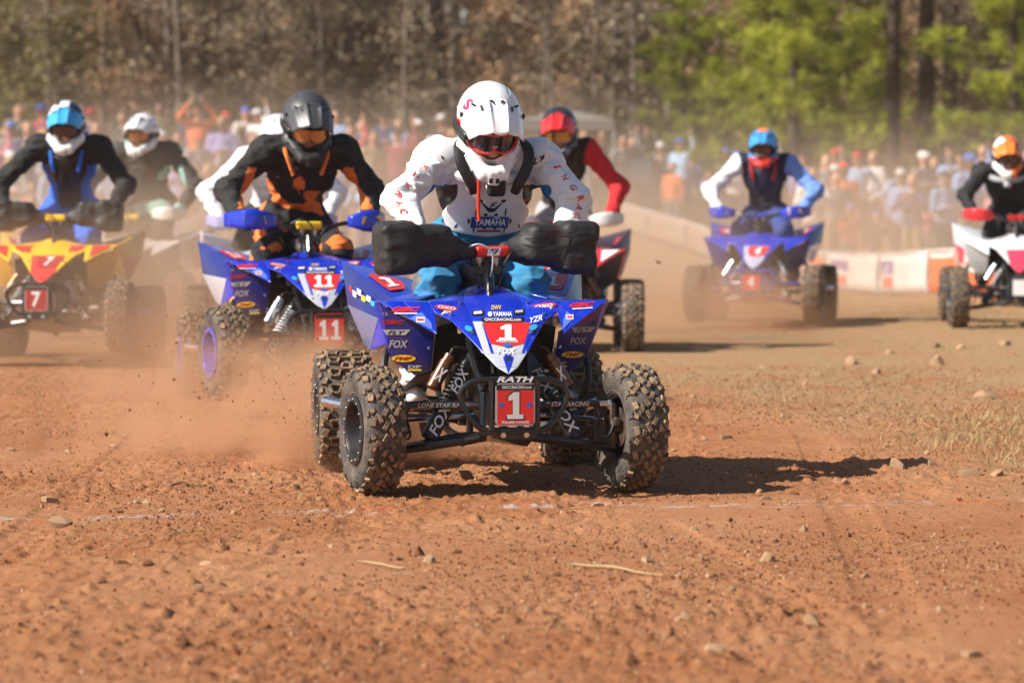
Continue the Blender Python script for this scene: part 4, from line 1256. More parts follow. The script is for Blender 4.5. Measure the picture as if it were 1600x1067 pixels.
                    D(fp, rect4(877, 911, 549, 559, 1), YEL, poly=ellipse_poly(), name='oval_print'); D(fp, rect4(881, 907, 551, 557, 1), DRED, 'FMF', off=.0034, bold=.03, shear=.35)
                    D(fp, rect4(868, 885, 565, 570, 1), GREYT, 'DP', bold=.05); D(fp, rect4(868, 885, 571, 574, 1), YEL, name='print_rule')
            if hero:
                for s, x0, x1 in ((-1, -.338, -.115), (1, .115, .338)):
                    c4 = [(x0, -.0345 if s < 0 else -.058, .339), (x1, -.058 if s < 0 else -.0345, .339), (x1, -.064 if s < 0 else -.040, .357), (x0, -.040 if s < 0 else -.064, .357)]
                    decal(up[s], c4, WHITE, 'LONE STAR RACING', bold=.012, shear=.15, off=.002)
        # rear fender plate with the number
        for s in (-1, 1):
            f = (lambda p: p) if s > 0 else mir
            a, b, c, d = [Vector(f(p)) for p in (RT, RI, (.24, .80, .765), RM)]
            def g(u, v): return a * (1 - u) * (1 - v) + b * u * (1 - v) + c * u * v + d * (1 - u) * v
            c4 = [g(.12, .86), g(.72, .80), g(.72, .28), g(.12, .30)]
            if s > 0: c4 = [g(.72, .80), g(.12, .86), g(.12, .30), g(.72, .28)]
            decal(rf[s], c4, sch.get('plate', RED), poly=[(.08, 0), (.92, 0), (1, .25), (1, .8), (.8, 1), (.2, 1), (0, .8), (0, .25)], off=.004, name='plate_field')
            c4 = [Vector(p) for p in c4]
            m_ = sum(c4, Vector()) / 4
            c5 = [m_ + (p - m_) * .62 + Vector((0, 0, .004)) for p in c4]
            if number == '1': decal(rf[s], c5, WHITE, poly=ONE, off=.003, name='number')
            elif number == '11':
                for u0, u1 in ((0, .46), (.54, 1)):
                    lo_, hi_ = c5[1] - c5[0], c5[2] - c5[3]
                    decal(rf[s], [c5[0] + lo_ * u0, c5[0] + lo_ * u1, c5[3] + hi_ * u1, c5[3] + hi_ * u0], WHITE, poly=ONE, off=.003, name='number')
            else: decal(rf[s], c5, WHITE, number, off=.003, bold=.04, name='number')
            if hero:
                e0, e1 = Vector(f(RT)), Vector(f(RE))
                r0_, r1_ = Vector(f(RM)), Vector(f(RG))
                def e(u, v): return (e0 * (1 - v) + e1 * v) * (1 - u) + (r0_ * (1 - v) + r1_ * v) * u
                for k, mm in enumerate((RED, SILVER, WHITE, YEL, WHITE, TEAL)):
                    u0 = .06 + .12 * k
                    vv = (.55, .62, .50, .60, .52, .58)[k]
                    c4 = [e(u0, vv + .10), e(u0 + .10, vv + .10), e(u0 + .10, vv - .06), e(u0, vv - .06)]
                    decal(rf[s], c4 if s > 0 else [c4[1], c4[0], c4[3], c4[2]], mm, off=.003, name='sponsor_box')
                a2, b2, c2, d2 = [Vector(f(p)) for p in (RM, RF, (.40, .45, .735), RG)]
                def k2(u, v): return (a2 * (1 - u) + b2 * u) * (1 - v) + (d2 * (1 - u) + c2 * u) * v
                c4 = [k2(.15, .75), k2(.85, .75), k2(.85, .2), k2(.15, .2)]
                decal(rf[s], c4 if s < 0 else [c4[1], c4[0], c4[3], c4[2]], WHITE, 'flex', bold=.03, shear=.3, off=.004)
    return q

def scheme(nm, body, flash, frame=None, arm=None, rim=None, seat=(.015, .015, .016), **kw):
    d = dict(body=pbr(nm + '_bodywork', body, .28, coat=.35, dust=kw.pop('dust', .04), spat=.35), flash=pbr(nm + '_graphics', flash, .32, coat=.3, dust=.12),
             frame=frame or BLACKMET, arm=arm or BLACKMET, rim=rim or pbr('black_rim', (.014, .014, .015), .45, metal=.2, dust=.28, dcol=(.14, .09, .06)),
             seat=pbr(nm + '_seat', seat, .6, dust=.2))
    d.update(kw)
    return d

def place_quad(q, x, y, yaw, pitch=0.0, lift=0.0, roll=0.0):
    """pitch > 0 lifts the nose about the rear axle"""
    M = Matrix.Rotation(yaw, 4, 'Z')
    M = Matrix.Translation((x, y, lift)) @ M @ Matrix.Translation((0, 1.27, 0)) @ Matrix.Rotation(-pitch, 4, 'X') @ Matrix.Rotation(roll, 4, 'Y') @ Matrix.Translation((0, -1.27, 0))
    q.matrix_world = M
    return M
# ---------------------------------------------------------------- riders
from mathutils.bvhtree import BVHTree
def cloth(nm, col, rough=.85, dust=.12, bump=.25):
    return pbr(nm, col, rough, dust=dust, dscale=8, wrinkle=.75)
SKIN = pbr('skin', (.52, .27, .18), .55)
LENS = pbr('mirror_lens', (.05, .03, .05), .08, metal=.7, coat=1.0)
LENS_O = pbr('orange_lens', (.42, .20, .06), .12, metal=.6, coat=1.0)
DARKV = pbr('dark_vent', (.012, .012, .013), .7)

def bvh_of(me):
    return BVHTree.FromPolygons([v.co.copy() for v in me.vertices], [tuple(p.vertices) for p in me.polygons])

def project(parent, bvh, c, u, v, d, m, text=None, poly=None, off=.003, bold=0.0, shear=0.0, name='lettering', div=0):
    """print laid onto a curved surface: every vertex is dropped along d onto it"""
    c, u, v, d = Vector(c), Vector(u), Vector(v), Vector(d).normalized()
    if text is not None: vs, fs, asp = text_geo(text, bold, shear); vs = vs.tolist()
    else:
        pl = poly or [(i / 6, 0) for i in range(7)] + [(1 - i / 6, 1) for i in range(7)]
        vs = pl; fs = [tuple(range(len(pl)))]
    out = []
    for a, b in vs:
        s = c + u * (a - .5) + v * (b - .5) - d * .25
        hit = bvh.ray_cast(s, d, .6)
        out.append((hit[0] if hit[0] is not None else s + d * .25) - d * off)
    mb = MB(); mb.add(out, fs)
    return mb.build(name, m, parent, smooth=False)

def project_many(parent, bvh, items, d, m, name, off=.0025):
    """several small marks of one kind joined into one print"""
    mb = MB(); d = Vector(d).normalized()
    for c, u, v in items:
        c, u, v = Vector(c), Vector(u), Vector(v)
        out = []
        for a, b in ellipse_poly(8):
            s = c + u * (a - .5) + v * (b - .5) - d * .25
            hit = bvh.ray_cast(s, d, .6)
            if hit[0] is None: break
            out.append(hit[0] - d * off)
        else:
            mb.add(out, [tuple(range(len(out)))])
    return mb.build(name, m, parent, smooth=False)

def make_helmet(person, c, pitch, yaw, roll, mats, paint, gog_frame, lens, visor_m, strap_m, scale=1.0, nose_vent=True, sub=.0065):
    h = empty('helmet_tmp'); bpy.data.objects.remove(h)
    prims = [(('e', (0, .025, .045), (.127, .157, .135)), 0, .02), (('e', (0, .02, -.055), (.114, .130, .105)), 0, .045),
             (('c', (-.098, -.045, -.065), (-.034, -.170, -.112), .036, .028), 0, .035), (('c', (.098, -.045, -.065), (.034, -.170, -.112), .036, .028), 0, .035),
             (('c', (-.034, -.172, -.112), (.034, -.172, -.112), .030, .030), 0, .02), (('b', (0, -.190, -.118), (.022, .022, .030), (-.25, 0, 0), .010), 0, .015)]
    def cut(P, D):
        D = np.maximum(D, -d_box(P, (0, -.16, .004), (.110, .115, .050), None, .03))
        D = np.maximum(D, -d_ell(P, (0, -.012, -.01), (.100, .128, .105)))
        D = np.maximum(D, -d_caps(P, (0, .0, -.05), (0, .02, -.25), .09, .095))
        for s in (-1, 1):   # grooves along the crown and the jaw
            D = np.maximum(D, -d_ell(P, (.062 * s, .02, .172), (.006, .08, .016)))
            D = np.maximum(D, -d_box(P, (.078 * s, -.125, -.085), (.006, .060, .006), (.35, 0, -.62 * s), .003))
        return D
    me = solid_mesh('helmet', prims, mats, sub, .03, cut=cut, paint=paint)
    hm = link('helmet', me, person, c, (pitch, roll, yaw)); hm.scale = (scale,) * 3
    # peak
    def pk(u, v):
        a = 2 * u - 1
        x = .131 * a * (1 - .16 * v * v)
        y = -.050 - .170 * v + .092 * a * a * (1 - .35 * v)
        z = .163 - .082 * v - .088 * a * a * (1 - .42 * v) + .022 * math.sin(PI * v * .85) * max(0, 1 - a * a) ** .5
        z += .022 * math.exp(-((abs(a) - .27) / .055) ** 2) * (1 - v * .75) * min(1, v * 3) + .010 * math.exp(-((abs(a) - .72) / .08) ** 2) * min(1, v * 2) * (1 - .5 * v) - .008 * math.exp(-(a / .20) ** 2) * v
        return Vector((x, y, z))
    mb = MB(); mb.grid(lambda u, v: pk(u, v), 36, 14)
    if mb.f:
        mb.f = [t[::-1] for t in mb.f]
    vis = mb.build('visor', visor_m, hm, solid=.005)
    for s in (-1, 1):
        bv = MB(); bv.lathe([(.0001, .006 * s), (.010, .005 * s), (.012, 0)], 10, 0, 'X', (.124 * s, -.03, .075)); bv.build('visor_screw', DARKV, vis)
    for s in (-1, 1):
        for ua, va, du, dv in ((.5 + .085 * s, .16, .035, .10), (.5 + .24 * s, .30, .022, .13)):
            c4 = [pk(ua - du, va + dv), pk(ua + du, va + dv), pk(ua + du * .7, va - dv * .4), pk(ua - du * .7, va - dv * .4)]
            mb = MB(); mb.add([p + Vector((0, -.004, .004)) for p in c4], [(0, 1, 2, 3)]); mb.build('peak_vent', DARKV, vis, smooth=False)
    # goggles
    def gf(u, v, k, dy):
        a = 2 * u - 1; b = 2 * v - 1
        x = (.097 + k) * a
        y = -.148 + dy + .060 * a * a
        z = (.040 + k) * b * (1 - .18 * a ** 4) + .002
        if b < 0: z += .020 * math.exp(-(a / .22) ** 2) * -b
        return Vector((x, y, z))
    mb = MB()
    n = 40; outer = []; inner = []
    def ringp(k, dy):
        out = []
        for i in range(n):
            t = 2 * PI * i / n
            ca, sa = math.cos(t), math.sin(t)
            a = math.copysign(abs(ca) ** .55, ca); b = math.copysign(abs(sa) ** .55, sa)
            out.append(gf(.5 + .5 * a, .5 + .5 * b, k, dy))
        return out
    mb.loft([ringp(.006, .045), ringp(.008, .004), ringp(.004, -.004), ringp(-.004, -.001)], caps=False)
    gg = mb.build('goggles', gog_frame, hm)
    mb = MB(); mb.grid(lambda u, v: gf(u, v, -.002, .0), 20, 8); mb.f = [t[::-1] for t in mb.f]; mb.build('lens', lens, gg)
    for s in (-1, 1):
        mb = MB()
        def st(u, v, s=s):
            a = .10 + .95 * u
            x = s * (.104 + .028 * math.sin(min(PI / 2, a * 1.9))); y = -.105 + .17 * u
            return Vector((x, y, .004 + .022 * (2 * v - 1)))
        mb.grid(st, 8, 2)
        mb.build('goggle_strap', strap_m, gg, solid=.003)
    if nose_vent:
        for s in (-1, 1):
            for c_, sz, ro in (((.013 * s, -.211, -.121), (.016, .008, .020), (-.25, 0, .3 * s)), ((.070 * s, -.150, -.118), (.026, .008, .010), (0, 0, .95 * s)), ((.085 * s, -.055, .130), (.022, .008, .009), (.6, 0, .6 * s))):
                mb = MB(); mb.box(c_, sz, 0, ro); mb.build('vent', DARKV, hm, bevel=.002)
    return hm

def finger_prims(w, e, s, mi):
    """gloved hand closed round the grip at w (forearm comes from e): palm, four fingers of unequal length and a thumb"""
    w = Vector(w); pr = []
    d = (w - Vector(e)).normalized()
    g = w + d * .055
    pr.append((('b', w + d * .045 + Vector((0, 0, .006)), (.045, .035, .022), (0, 0, .1 * s), .016), mi, .02))
    for k, ln in enumerate((.034, .040, .038, .030)):
        x = g.x + s * (-.034 + .0225 * k)
        p0 = Vector((x, g.y - .018, g.z + .012)); p1 = Vector((x, g.y - .018 - ln, g.z + .004)); p2 = Vector((x, g.y - .018 - ln * .9, g.z - .026)); p3 = Vector((x, g.y - .010, g.z - .034))
        for a, b in ((p0, p1), (p1, p2), (p2, p3)): pr.append((('c', a, b, .0098, .0092), mi, .006))
    t0 = g + Vector((-s * .040, .020, -.004)); t1 = g + Vector((-s * .060, -.012, -.012)); t2 = g + Vector((-s * .052, -.040, -.018))
    pr.append((('c', t0, t1, .013, .011), mi, .01)); pr.append((('c', t1, t2, .011, .010), mi, .008))
    return pr

def make_rider(M, label, pose, mats, helmet, group=None, hands=True, res=.0125, fold=.020, seed=0, paint=None, k=.035):
    """mats: 0 torso 1 left arm 2 right arm 3 legs 4 gloves 5 boots 6 skin 7 accent; left means x < 0"""
    per = empty('person'); per.matrix_world = M
    tag(per, label, 'person', group)
    p = {kk: Vector(vv) for kk, vv in pose.items() if isinstance(vv, (tuple, list)) and len(vv) == 3}
    pr = []
    hip = (p['hipL'] + p['hipR']) / 2; sh = (p['shL'] + p['shR']) / 2
    ax = (sh - hip).normalized()
    lean = math.atan2(-ax.y, ax.z)
    rot = (lean, 0, 0)
    wid = (p['shR'] - p['shL']).length / 2
    pr.append((('e', sh - ax * .12, (wid * .90, .125, .20), rot), 0, .04))
    pr.append((('e', hip + ax * .14, (.145, .115, .18), rot), 0, .05))
    pr.append((('e', hip, (.165, .145, .13), rot), 3, .04))
    pr.append((('c', p['shL'] + Vector((.03, 0, .0)), p['shR'] - Vector((.03, 0, 0)), .082, .082), 0, .05))
    hd = p['head']
    pr.append((('c', sh + ax * .02, hd + Vector((0, .03, -.06)), .062, .058), 6, .03))
    pr.append((('e', hd + Vector((0, -.005, -.02)), (.078, .098, .115), (pose.get('hp', 0), 0, 0)), 6, .02))
    pr.append((('c', hd + Vector((0, -.10, -.045)), hd + Vector((0, -.115, -.06)), .013, .016), 6, .012))
    for s, S in ((-1, 'L'), (1, 'R')):
        sh_, el, wr = p['sh' + S], p['el' + S], p['wr' + S]
        am = 1 if s < 0 else 2
        pr.append((('c', sh_, el, .070, .060), am, .04))
        pr.append((('e', sh_ + Vector((0, 0, -.008)), (.080, .082, .078)), am, .04))
        pr.append((('e', el + (el - (sh_ + wr) / 2).normalized() * .012, (.062, .062, .064)), am, .02))
        pr.append((('c', el, wr, .060, .042), am, .03))
        pr.append((('c', el + (wr - el) * .86, el + (wr - el) * .98, .047, .047), am, .008))
        if hands:
            pr.append((('c', wr, wr + (wr - el).normalized() * .03, .036, .034), 4, .015))
            pr.extend(finger_prims(wr, el, s, 4))
        else:
            pr.append((('c', wr, wr + (wr - el).normalized() * .08, .042, .040), 4, .02))
        hp_, kn, an, toe = p['hip' + S], p['kn' + S], p['an' + S], p['toe' + S]
        pr.append((('c', hp_, kn, .108, .078), 3, .05))
        pr.append((('e', kn + Vector((0, -.012, 0)), (.082, .085, .095)), 3, .03))
        mid = kn + (an - kn) * .30
        pr.append((('c', kn, mid, .076, .070), 3, .03))
        pr.append((('c', mid, an, .074, .058), 5, .015))
        pr.append((('c', an + Vector((0, .05, -.045)), toe, .042, .036), 5, .025))
        pr.append((('c', an, an + Vector((0, .05, -.045)), .055, .045), 5, .025))
    me = solid_mesh('body', pr, mats, res, k, fold=fold, fscale=13, seed=seed, paint=paint)
    body = link('body', me, per)
    hm = make_helmet(per, hd, pose.get('hp', 0), pose.get('hy', 0), pose.get('hr', 0), **helmet)
    return per, body, hm, me

def chest_guard(per, pose, m, trim):
    """moulded chest protector worn over the jersey, with two shoulder straps"""
    P_ = {k_: Vector(v_) for k_, v_ in pose.items() if isinstance(v_, (tuple, list)) and len(v_) == 3}
    hip = (P_['hipL'] + P_['hipR']) / 2; sh = (P_['shL'] + P_['shR']) / 2; ax = (sh - hip).normalized(); ln = math.atan2(-ax.y, ax.z)
    nf = Vector((0, -math.cos(ln), -math.sin(ln)))
    c = sh - ax * .13
    def cut(P, D):
        rel = P - np.array(c); a = rel @ np.array(ax); fr = rel @ np.array(nf); x = rel[..., 0]
        D = np.maximum(D, .055 - fr)
        D = np.maximum(D, np.abs(x) - (.145 - .06 * sstep(.02, -.14, a)))
        D = np.maximum(D, np.abs(a + .02) - .135)
        D = np.maximum(D, -(np.abs(np.abs(x) - .055 - .1 * np.abs(a)) - .006) - (.10 - fr) * 0 - np.where(fr > .12, 0, .05))
        return D
    g = link('chest_protector', solid_mesh('chest_protector', [(('e', c, (.190, .150, .215), (ln, 0, 0)), 0, 0)], [m], .011, .0, cut=cut), per)
    for s in (-1, 1):
        mb = MB(); mb.tube([sh + Vector((.10 * s, .08, .07)), sh + Vector((.125 * s, -.03, .085)), c + ax * .10 + nf * .135 + Vector((.10 * s, 0, 0)), c + ax * .02 + nf * .150 + Vector((.085 * s, 0, 0))], .014, 8, smooth=4, flat=.6); mb.build('strap', trim, g)
    return g

def split_paint(rules):
    """rules: list of (function of coordinates -> mask, material)"""
    def f(c, mi):
        for fn, m_ in rules:
            mi = np.where(fn(c[:, 0], c[:, 1], c[:, 2]), m_, mi)
        return mi
    return f

def pose_from(bar_c=(0, .40, .955), head=(0, .72, 1.45), lean=0.0, hipz=.96, hx=0.0, hp=.35, hy=0.0, hr=0.0, elb=.42, steer=0.0, kz=.80):
    cs, sn = math.cos(steer), math.sin(steer)
    gl = Vector((-.355 * cs - .05 * sn, .40 - .355 * sn + .05 * cs, .955)); gr = Vector((.355 * cs - .05 * sn, .40 + .355 * sn + .05 * cs, .955))
    H = Vector(head)
    sy, sz = H.y + .10, H.z - .125
    elL = Vector((-elb + hx, (gl.y + sy) / 2 + .06, (gl.z + sz) / 2 - .02)); elR = Vector((elb + hx, (gr.y + sy) / 2 + .06, (gr.z + sz) / 2 - .02))
    def wr(g, e): return g - (g - e).normalized() * .055
    return dict(head=tuple(H), shL=(H.x - .215, sy, sz), shR=(H.x + .215, sy, sz), elL=tuple(elL), elR=tuple(elR), wrL=tuple(wr(gl, elL)), wrR=tuple(wr(gr, elR)),
                hipL=(hx - .10, 1.02, hipz), hipR=(hx + .10, 1.02, hipz), knL=(-.19 + hx * .5, .62, kz), knR=(.19 + hx * .5, .62, kz),
                anL=(-.27, .72, .43), anR=(.27, .72, .43), toeL=(-.28, .60, .355), toeR=(.28, .60, .355), hp=hp, hy=hy, hr=hr)

def neck_brace(per, head, m, lean=.5, rx=.15, ry=.15):
    mb = MB(); h = Vector(head)
    pts = []
    for i in range(25):
        a = 2 * PI * i / 24
        pts.append(h + Vector((rx * math.cos(a), .06 + ry * math.sin(a) * .9, -.155 + .05 * math.sin(a))))
    mb.tube(pts, .024, 8, caps=False)
    mb.tube([h + Vector((0, -.07, -.19)), h + Vector((0, -.10, -.26))], [.045, .03], 8)
    return mb.build('neck_brace', m, per)
# ---------------------------------------------------------------- the race field
BLUE = (.004, .030, .46)
NAVY = pbr('navy_flare', (.010, .016, .16), .3, coat=.3, dust=.12)
# --- lead quad, number 1
S1 = scheme('royal_blue', BLUE, (.46, .48, .56), flare=NAVY, side=pbr('silver_blue_side', (.13, .16, .33), .35, coat=.3, dust=.2), bar=BLACKMET)
q1 = make_quad('quad_bike', S1, '1', decals=2, mitts=True, steer=R(9), hero=True)
M1 = place_quad(q1, HERO['x'], HERO['y'], HERO['yaw'])
tag(q1, 'sharp blue and white racing quad wearing number 1, black canvas mitts on its handlebar', 'quad bike', 'racing quads')
wj = cloth('white_jersey', (.74, .74, .76), dust=.08, bump=.35); teal = cloth('teal_pants', (.022, .20, .40), dust=.18)
wboot = pbr('white_boot', (.66, .65, .64), .4, dust=.2)
pose1 = dict(head=(.052, .70, 1.432), hp=.48, hy=.06, hr=.03, shL=(-.155, .80, 1.305), shR=(.285, .80, 1.305), elL=(-.325, .61, 1.145), elR=(.392, .64, 1.13),
             wrL=(-.275, .44, 1.005), wrR=(.335, .52, .985), hipL=(-.06, 1.05, .95), hipR=(.16, 1.05, .95), knL=(-.165, .62, .785), knR=(.205, .64, .785),
             anL=(-.255, .70, .43), anR=(.265, .70, .43), toeL=(-.265, .56, .345), toeR=(.27, .56, .345))
def p1_paint(c, mi):
    x, y, z = c.T
    blue_under = (((mi == 1) | (mi == 2)) & (z < 1.165 - .25 * np.abs(x - .06) + .10) & (np.abs(x - .06) < .36) & (np.abs(x - .06) > .14) & (y > .66) & (z < 1.20))
    mi = np.where((mi == 0) & (z < 1.205) & (np.abs(x - .065) > .085), 4, mi)
    mi = np.where((mi == 0) & (z < 1.06), 3, mi)
    return np.where(blue_under, 7, mi)
whm = dict(mats=[pbr('white_helmet', (.80, .80, .81), .22, coat=.6, dust=.05), pbr('red_helmet_trim', (.60, .02, .03), .3, coat=.4), DARKV],
           paint=split_paint([(lambda x, y, z: (y > -.02) & (z < .045 - .25 * (y + .02)) & (z > -.005 - .3 * y) & (np.abs(x) > .1), 1), (lambda x, y, z: (z < -.13) & (y > -.10), 2)]),
           gog_frame=pbr('red_goggle_frame', (.62, .03, .025), .35), lens=LENS, visor_m=pbr('white_visor', (.80, .80, .81), .25, coat=.5, dust=.05), strap_m=BLACK, scale=1.04, sub=.005)
r1, body1, hm1, me1 = make_rider(M1, 'rider in white jersey, white helmet and teal pants on the number 1 quad', pose1,
    [wj, wj, wj, teal, BLACK, wboot, SKIN, pbr('blue_underarm', (.02, .13, .30), .85)], whm, 'riders', hands=False, res=.0105, fold=.026, seed=2, paint=p1_paint)
# chest protector
cpw = pbr('white_protector', (.70, .69, .70), .38, dust=.08)
def cp_cut(P, D):
    x, y, z = P[..., 0] - .065, P[..., 1], P[..., 2]
    D = np.maximum(D, y - (.80 + .35 * (1.3 - z)))                 # front half only
    D = np.maximum(D, .985 - z + .25 * np.abs(x) ** 1.2)
    D = np.maximum(D, np.abs(x) - (.135 + .05 * sstep(1.16, 1.08, z) + .11 * sstep(1.22, 1.31, z)))
    return D
ax1 = (Vector((.065, .80, 1.305)) - Vector((.05, 1.05, .95))).normalized(); ln1 = math.atan2(-ax1.y, ax1.z)
me_cp = solid_mesh('chest_protector', [(('e', (.065, .80 + .065, 1.20), (.215, .165, .225), (ln1, 0, 0)), 0, .03), (('e', (.06, .95, 1.09), (.185, .165, .20), (ln1, 0, 0)), 0, .05),
                    (('e', (-.125, .77, 1.325), (.105, .085, .062), (.5, .35, 0)), 0, .03), (('e', (.255, .77, 1.325), (.105, .085, .062), (.5, -.35, 0)), 0, .03)], [cpw], .0095, .03, cut=cp_cut)
cp = link('chest_protector', me_cp, r1)
bv = bvh_of(me_cp); FRONT = Vector((0, 1, -.12))
cx = .068
def cpd(dx, z, w, h, m_, **k): return project(cp, bv, (cx + dx, .6, z), (w, 0, 0), (0, 0, h), FRONT, m_, **k)
cpd(0, 1.068, .158, .042, pbr('blue_band', (.035, .05, .26), .5), off=.007, name='print_band')
cpd(0, 1.068, .134, .026, WHITE, text='YAMAHA', off=.013, bold=.02)
cpd(0, 1.128, .104, .042, KPRINT, poly=[(0, 1), (.08, .85), (.92, .85), (1, 1), (.62, 0), (.38, 0)], off=.0035, name='wing_emblem')
cpd(0, 1.132, .088, .026, cpw, poly=[(0.02, 1), (.98, 1), (.62, .1), (.38, .1)], off=.006, name='wing_fill')
cpd(.004, 1.130, .036, .026, KPRINT, text='F', off=.009, shear=.5, bold=.02)
cpd(0, 1.035, .10, .007, DRED, off=.0035, name='print_rule')
it = []
for s in (-1, 1):
    it += [((cx + .022 * s, .6, 1.097), (.018, 0, .003 * s), (0, 0, .011)), ((cx + .022 * s, .6, 1.046), (.016, 0, 0), (0, 0, .010)), ((cx + .062 * s, .6, 1.108), (.008, 0, 0), (0, 0, .034)),
           ((cx + .065 * s, .6, 1.042), (.007, 0, .010 * s), (0, 0, .026)), ((cx + .048 * s, .6, 1.150), (.022, 0, .004 * s), (0, 0, .012)), ((cx + .115 * s, .6, 1.03), (.020, 0, -.010 * s), (0, 0, .010)),
           ((cx + .135 * s, .6, 1.06), (.012, 0, -.012 * s), (0, 0, .012)), ((cx + .10 * s, .6, 1.005), (.020, 0, .006 * s), (0, 0, .007)), ((cx + .045 * s, .6, 1.01), (.022, 0, .002 * s), (0, 0, .006)),
           ((cx + .185 * s, .6, 1.285), (.022, 0, -.010 * s), (0, 0, .012)), ((cx + .21 * s, .6, 1.325), (.012, 0, .012 * s), (0, 0, .014)), ((cx + .088 * s, .6, 1.075), (.010, 0, .004 * s), (0, 0, .022))]
project_many(cp, bv, it, FRONT, DARKV, 'vent_holes')
project(cp, bv, (cx + .185, .6, 1.315), (.075, 0, .030), (-.006, 0, .026), FRONT, KPRINT, text='FLY', off=.005, shear=.5, bold=.02)
# shoulder straps, neck piece, drinking tube
for s in (-1, 1):
    mb = MB(); mb.tube([(cx + .100 * s, .83, 1.40), (cx + .140 * s, .69, 1.365), (cx + .138 * s, .635, 1.29), (cx + .095 * s, .635, 1.20), (cx + .085 * s, .66, 1.17)], [.02, .024, .024, .022, .018], 8, smooth=5, flat=.55)
    mb.build('shoulder_strap', BLACK, r1)
mb = MB(); mb.tube([(cx - .072, .60, 1.25), (cx - .068, .63, 1.17), (cx - .066, .655, 1.10), (cx - .062, .66, 1.055)], .0075, 8, smooth=4); mb.build('drinking_tube', pbr('red_tube', (.75, .06, .03), .4), r1)
nb = neck_brace(r1, (.066, .72, 1.425), pbr('brace_white', (.62, .60, .62), .45, dust=.1), rx=.155, ry=.15)
me_t = solid_mesh('chin_pad', [(('b', (.068, .60, 1.195), (.038, .02, .040), (.3, 0, 0), .015), 0, 0)], [DARKV], .006, 0)
link('chin_pad', me_t, r1)
# sleeve lettering, one letter at a time down each arm
bvb = bvh_of(me1)
for S, word in (('L', 'FLYRACI'), ('R', 'INGRACY')):
    a, b, c_ = [Vector(pose1[kk + S]) for kk in ('sh', 'el', 'wr')]
    s = -1 if S == 'L' else 1
    for i, ch in enumerate(word):
        t = .22 + 1.45 * i / (len(word) - 1)
        pc = a + (b - a) * t if t < 1 else b + (c_ - b) * (t - 1)
        dv = ((b - a) if t < 1 else (c_ - b)).normalized()
        tang = Vector((dv.x, 0, dv.z)).normalized(); per_ = Vector((tang.z, 0, -tang.x)) * (1)
        u = tang * .024; v = Vector((-tang.z, 0, tang.x)) * .028 * (1 if s < 0 else -1)
        if s > 0: u = -tang * .024; v = Vector((tang.z, 0, -tang.x)) * .028; 
        out = Vector((s * .026, 0, .010))
        project(r1, bvb, Vector((pc.x, .45, pc.z)) + out, u * (1 if s < 0 else -1), v * (1 if s < 0 else -1), (0, 1, 0), RED, text=ch, off=.004, bold=.02, shear=.2)
# helmet prints
bvh1 = bvh_of(hm1.data)
project(hm1, bvh1, (-.110, -.03, -.075), (.0, -.07, -.03), (0, -.012, .022), (1, .25, 0), pbr('blue_letters', (.04, .06, .30), .5), text='YAMAHA', off=.003, bold=.01)
project(hm1, bvh1, (-.10, -.02, .115), (.03, -.03, .0), (.01, .0, .05), (1, .45, -.35), pbr('pink_print', (.62, .02, .12), .4), text='S', off=.003, bold=.05)
# knee brace, boot buckles
mb = MB(); kn = Vector(pose1['knL'])
me_k = solid_mesh('knee_guard', [(('e', kn + Vector((-.055, .03, -.005)), (.055, .075, .075)), 0, 0)], [pbr('grey_pad', (.09, .09, .10), .6, dust=.2)], .009, 0)
link('knee_guard', me_k, r1)
for s, S in ((-1, 'L'), (1, 'R')):
    mb = MB(); an = Vector(pose1['an' + S])
    for k2 in range(5):
        mb.box(an + Vector((-.0, -.066 + .006 * k2, -.03 + .05 * k2)), (.10, .02, .012), 0, (.1, 0, 0))
    mb.build('boot_buckles', pbr('buckle_grey', (.30, .30, .31), .4), r1, bevel=.003)

# --- number 11, blue quad behind on the left
S11 = scheme('cobalt_blue', BLUE, (.44, .45, .52), flare=NAVY, rim=pbr('violet_rim', (.10, .09, .55), .3, metal=.6, dust=.2), guard_print=YEL, pad=YEL, spring=WHITE, reservoir=ALU, plate_edge=RED)
q11 = make_quad('quad_bike', S11, '11', decals=2, steer=R(10))
M11 = place_quad(q11, -1.00, 16.75, R(12), pitch=R(3.6))
tag(q11, 'blue racing quad wearing number 11 with violet rims and yellow-marked hand guards', 'quad bike', 'racing quads')
bj = cloth('black_jersey', (.012, .012, .013), dust=.10); org = cloth('orange_cloth', (.72, .17, .03), dust=.05)
def p11(c, mi):
    x, y, z = c.T
    nz = vnoise3(x * 13, y * 13, z * 17, 4)
    sp = (nz > .63) & (z < 1.22) & ((mi == 0) | (mi == 3))
    arm = ((mi == 1) | (mi == 2))
    st = arm & (np.abs(x) > .23 + .32 * (1.30 - z)) & (np.abs(x) < .27 + .36 * (1.32 - z)) & (z < 1.27) & (z > 1.03) & (y < .86)
    return np.where(sp | st, 7, mi)
ghm = dict(mats=[pbr('matte_grey_helmet', (.045, .047, .052), .45, dust=.08), DARKV], paint=split_paint([(lambda x, y, z: z < -.07, 1)]),
           gog_frame=BLACK, lens=LENS_O, visor_m=pbr('matte_grey_visor', (.05, .052, .057), .42, dust=.08), strap_m=BLACK, scale=1.04)
POSE11 = pose_from(head=(.04, .66, 1.49), hp=.50, hy=.05, hr=.04, hipz=.98, elb=.40, steer=R(8))
r11, b11, h11, me11 = make_rider(M11, 'rider in black jersey with orange patches and matte grey helmet on the number 11 quad',
    POSE11, [bj, bj, bj, bj, BLACK, pbr('black_boot', (.02, .02, .02), .5, dust=.3), SKIN, org], ghm, 'riders', paint=p11, seed=5)
bv11 = bvh_of(me11)
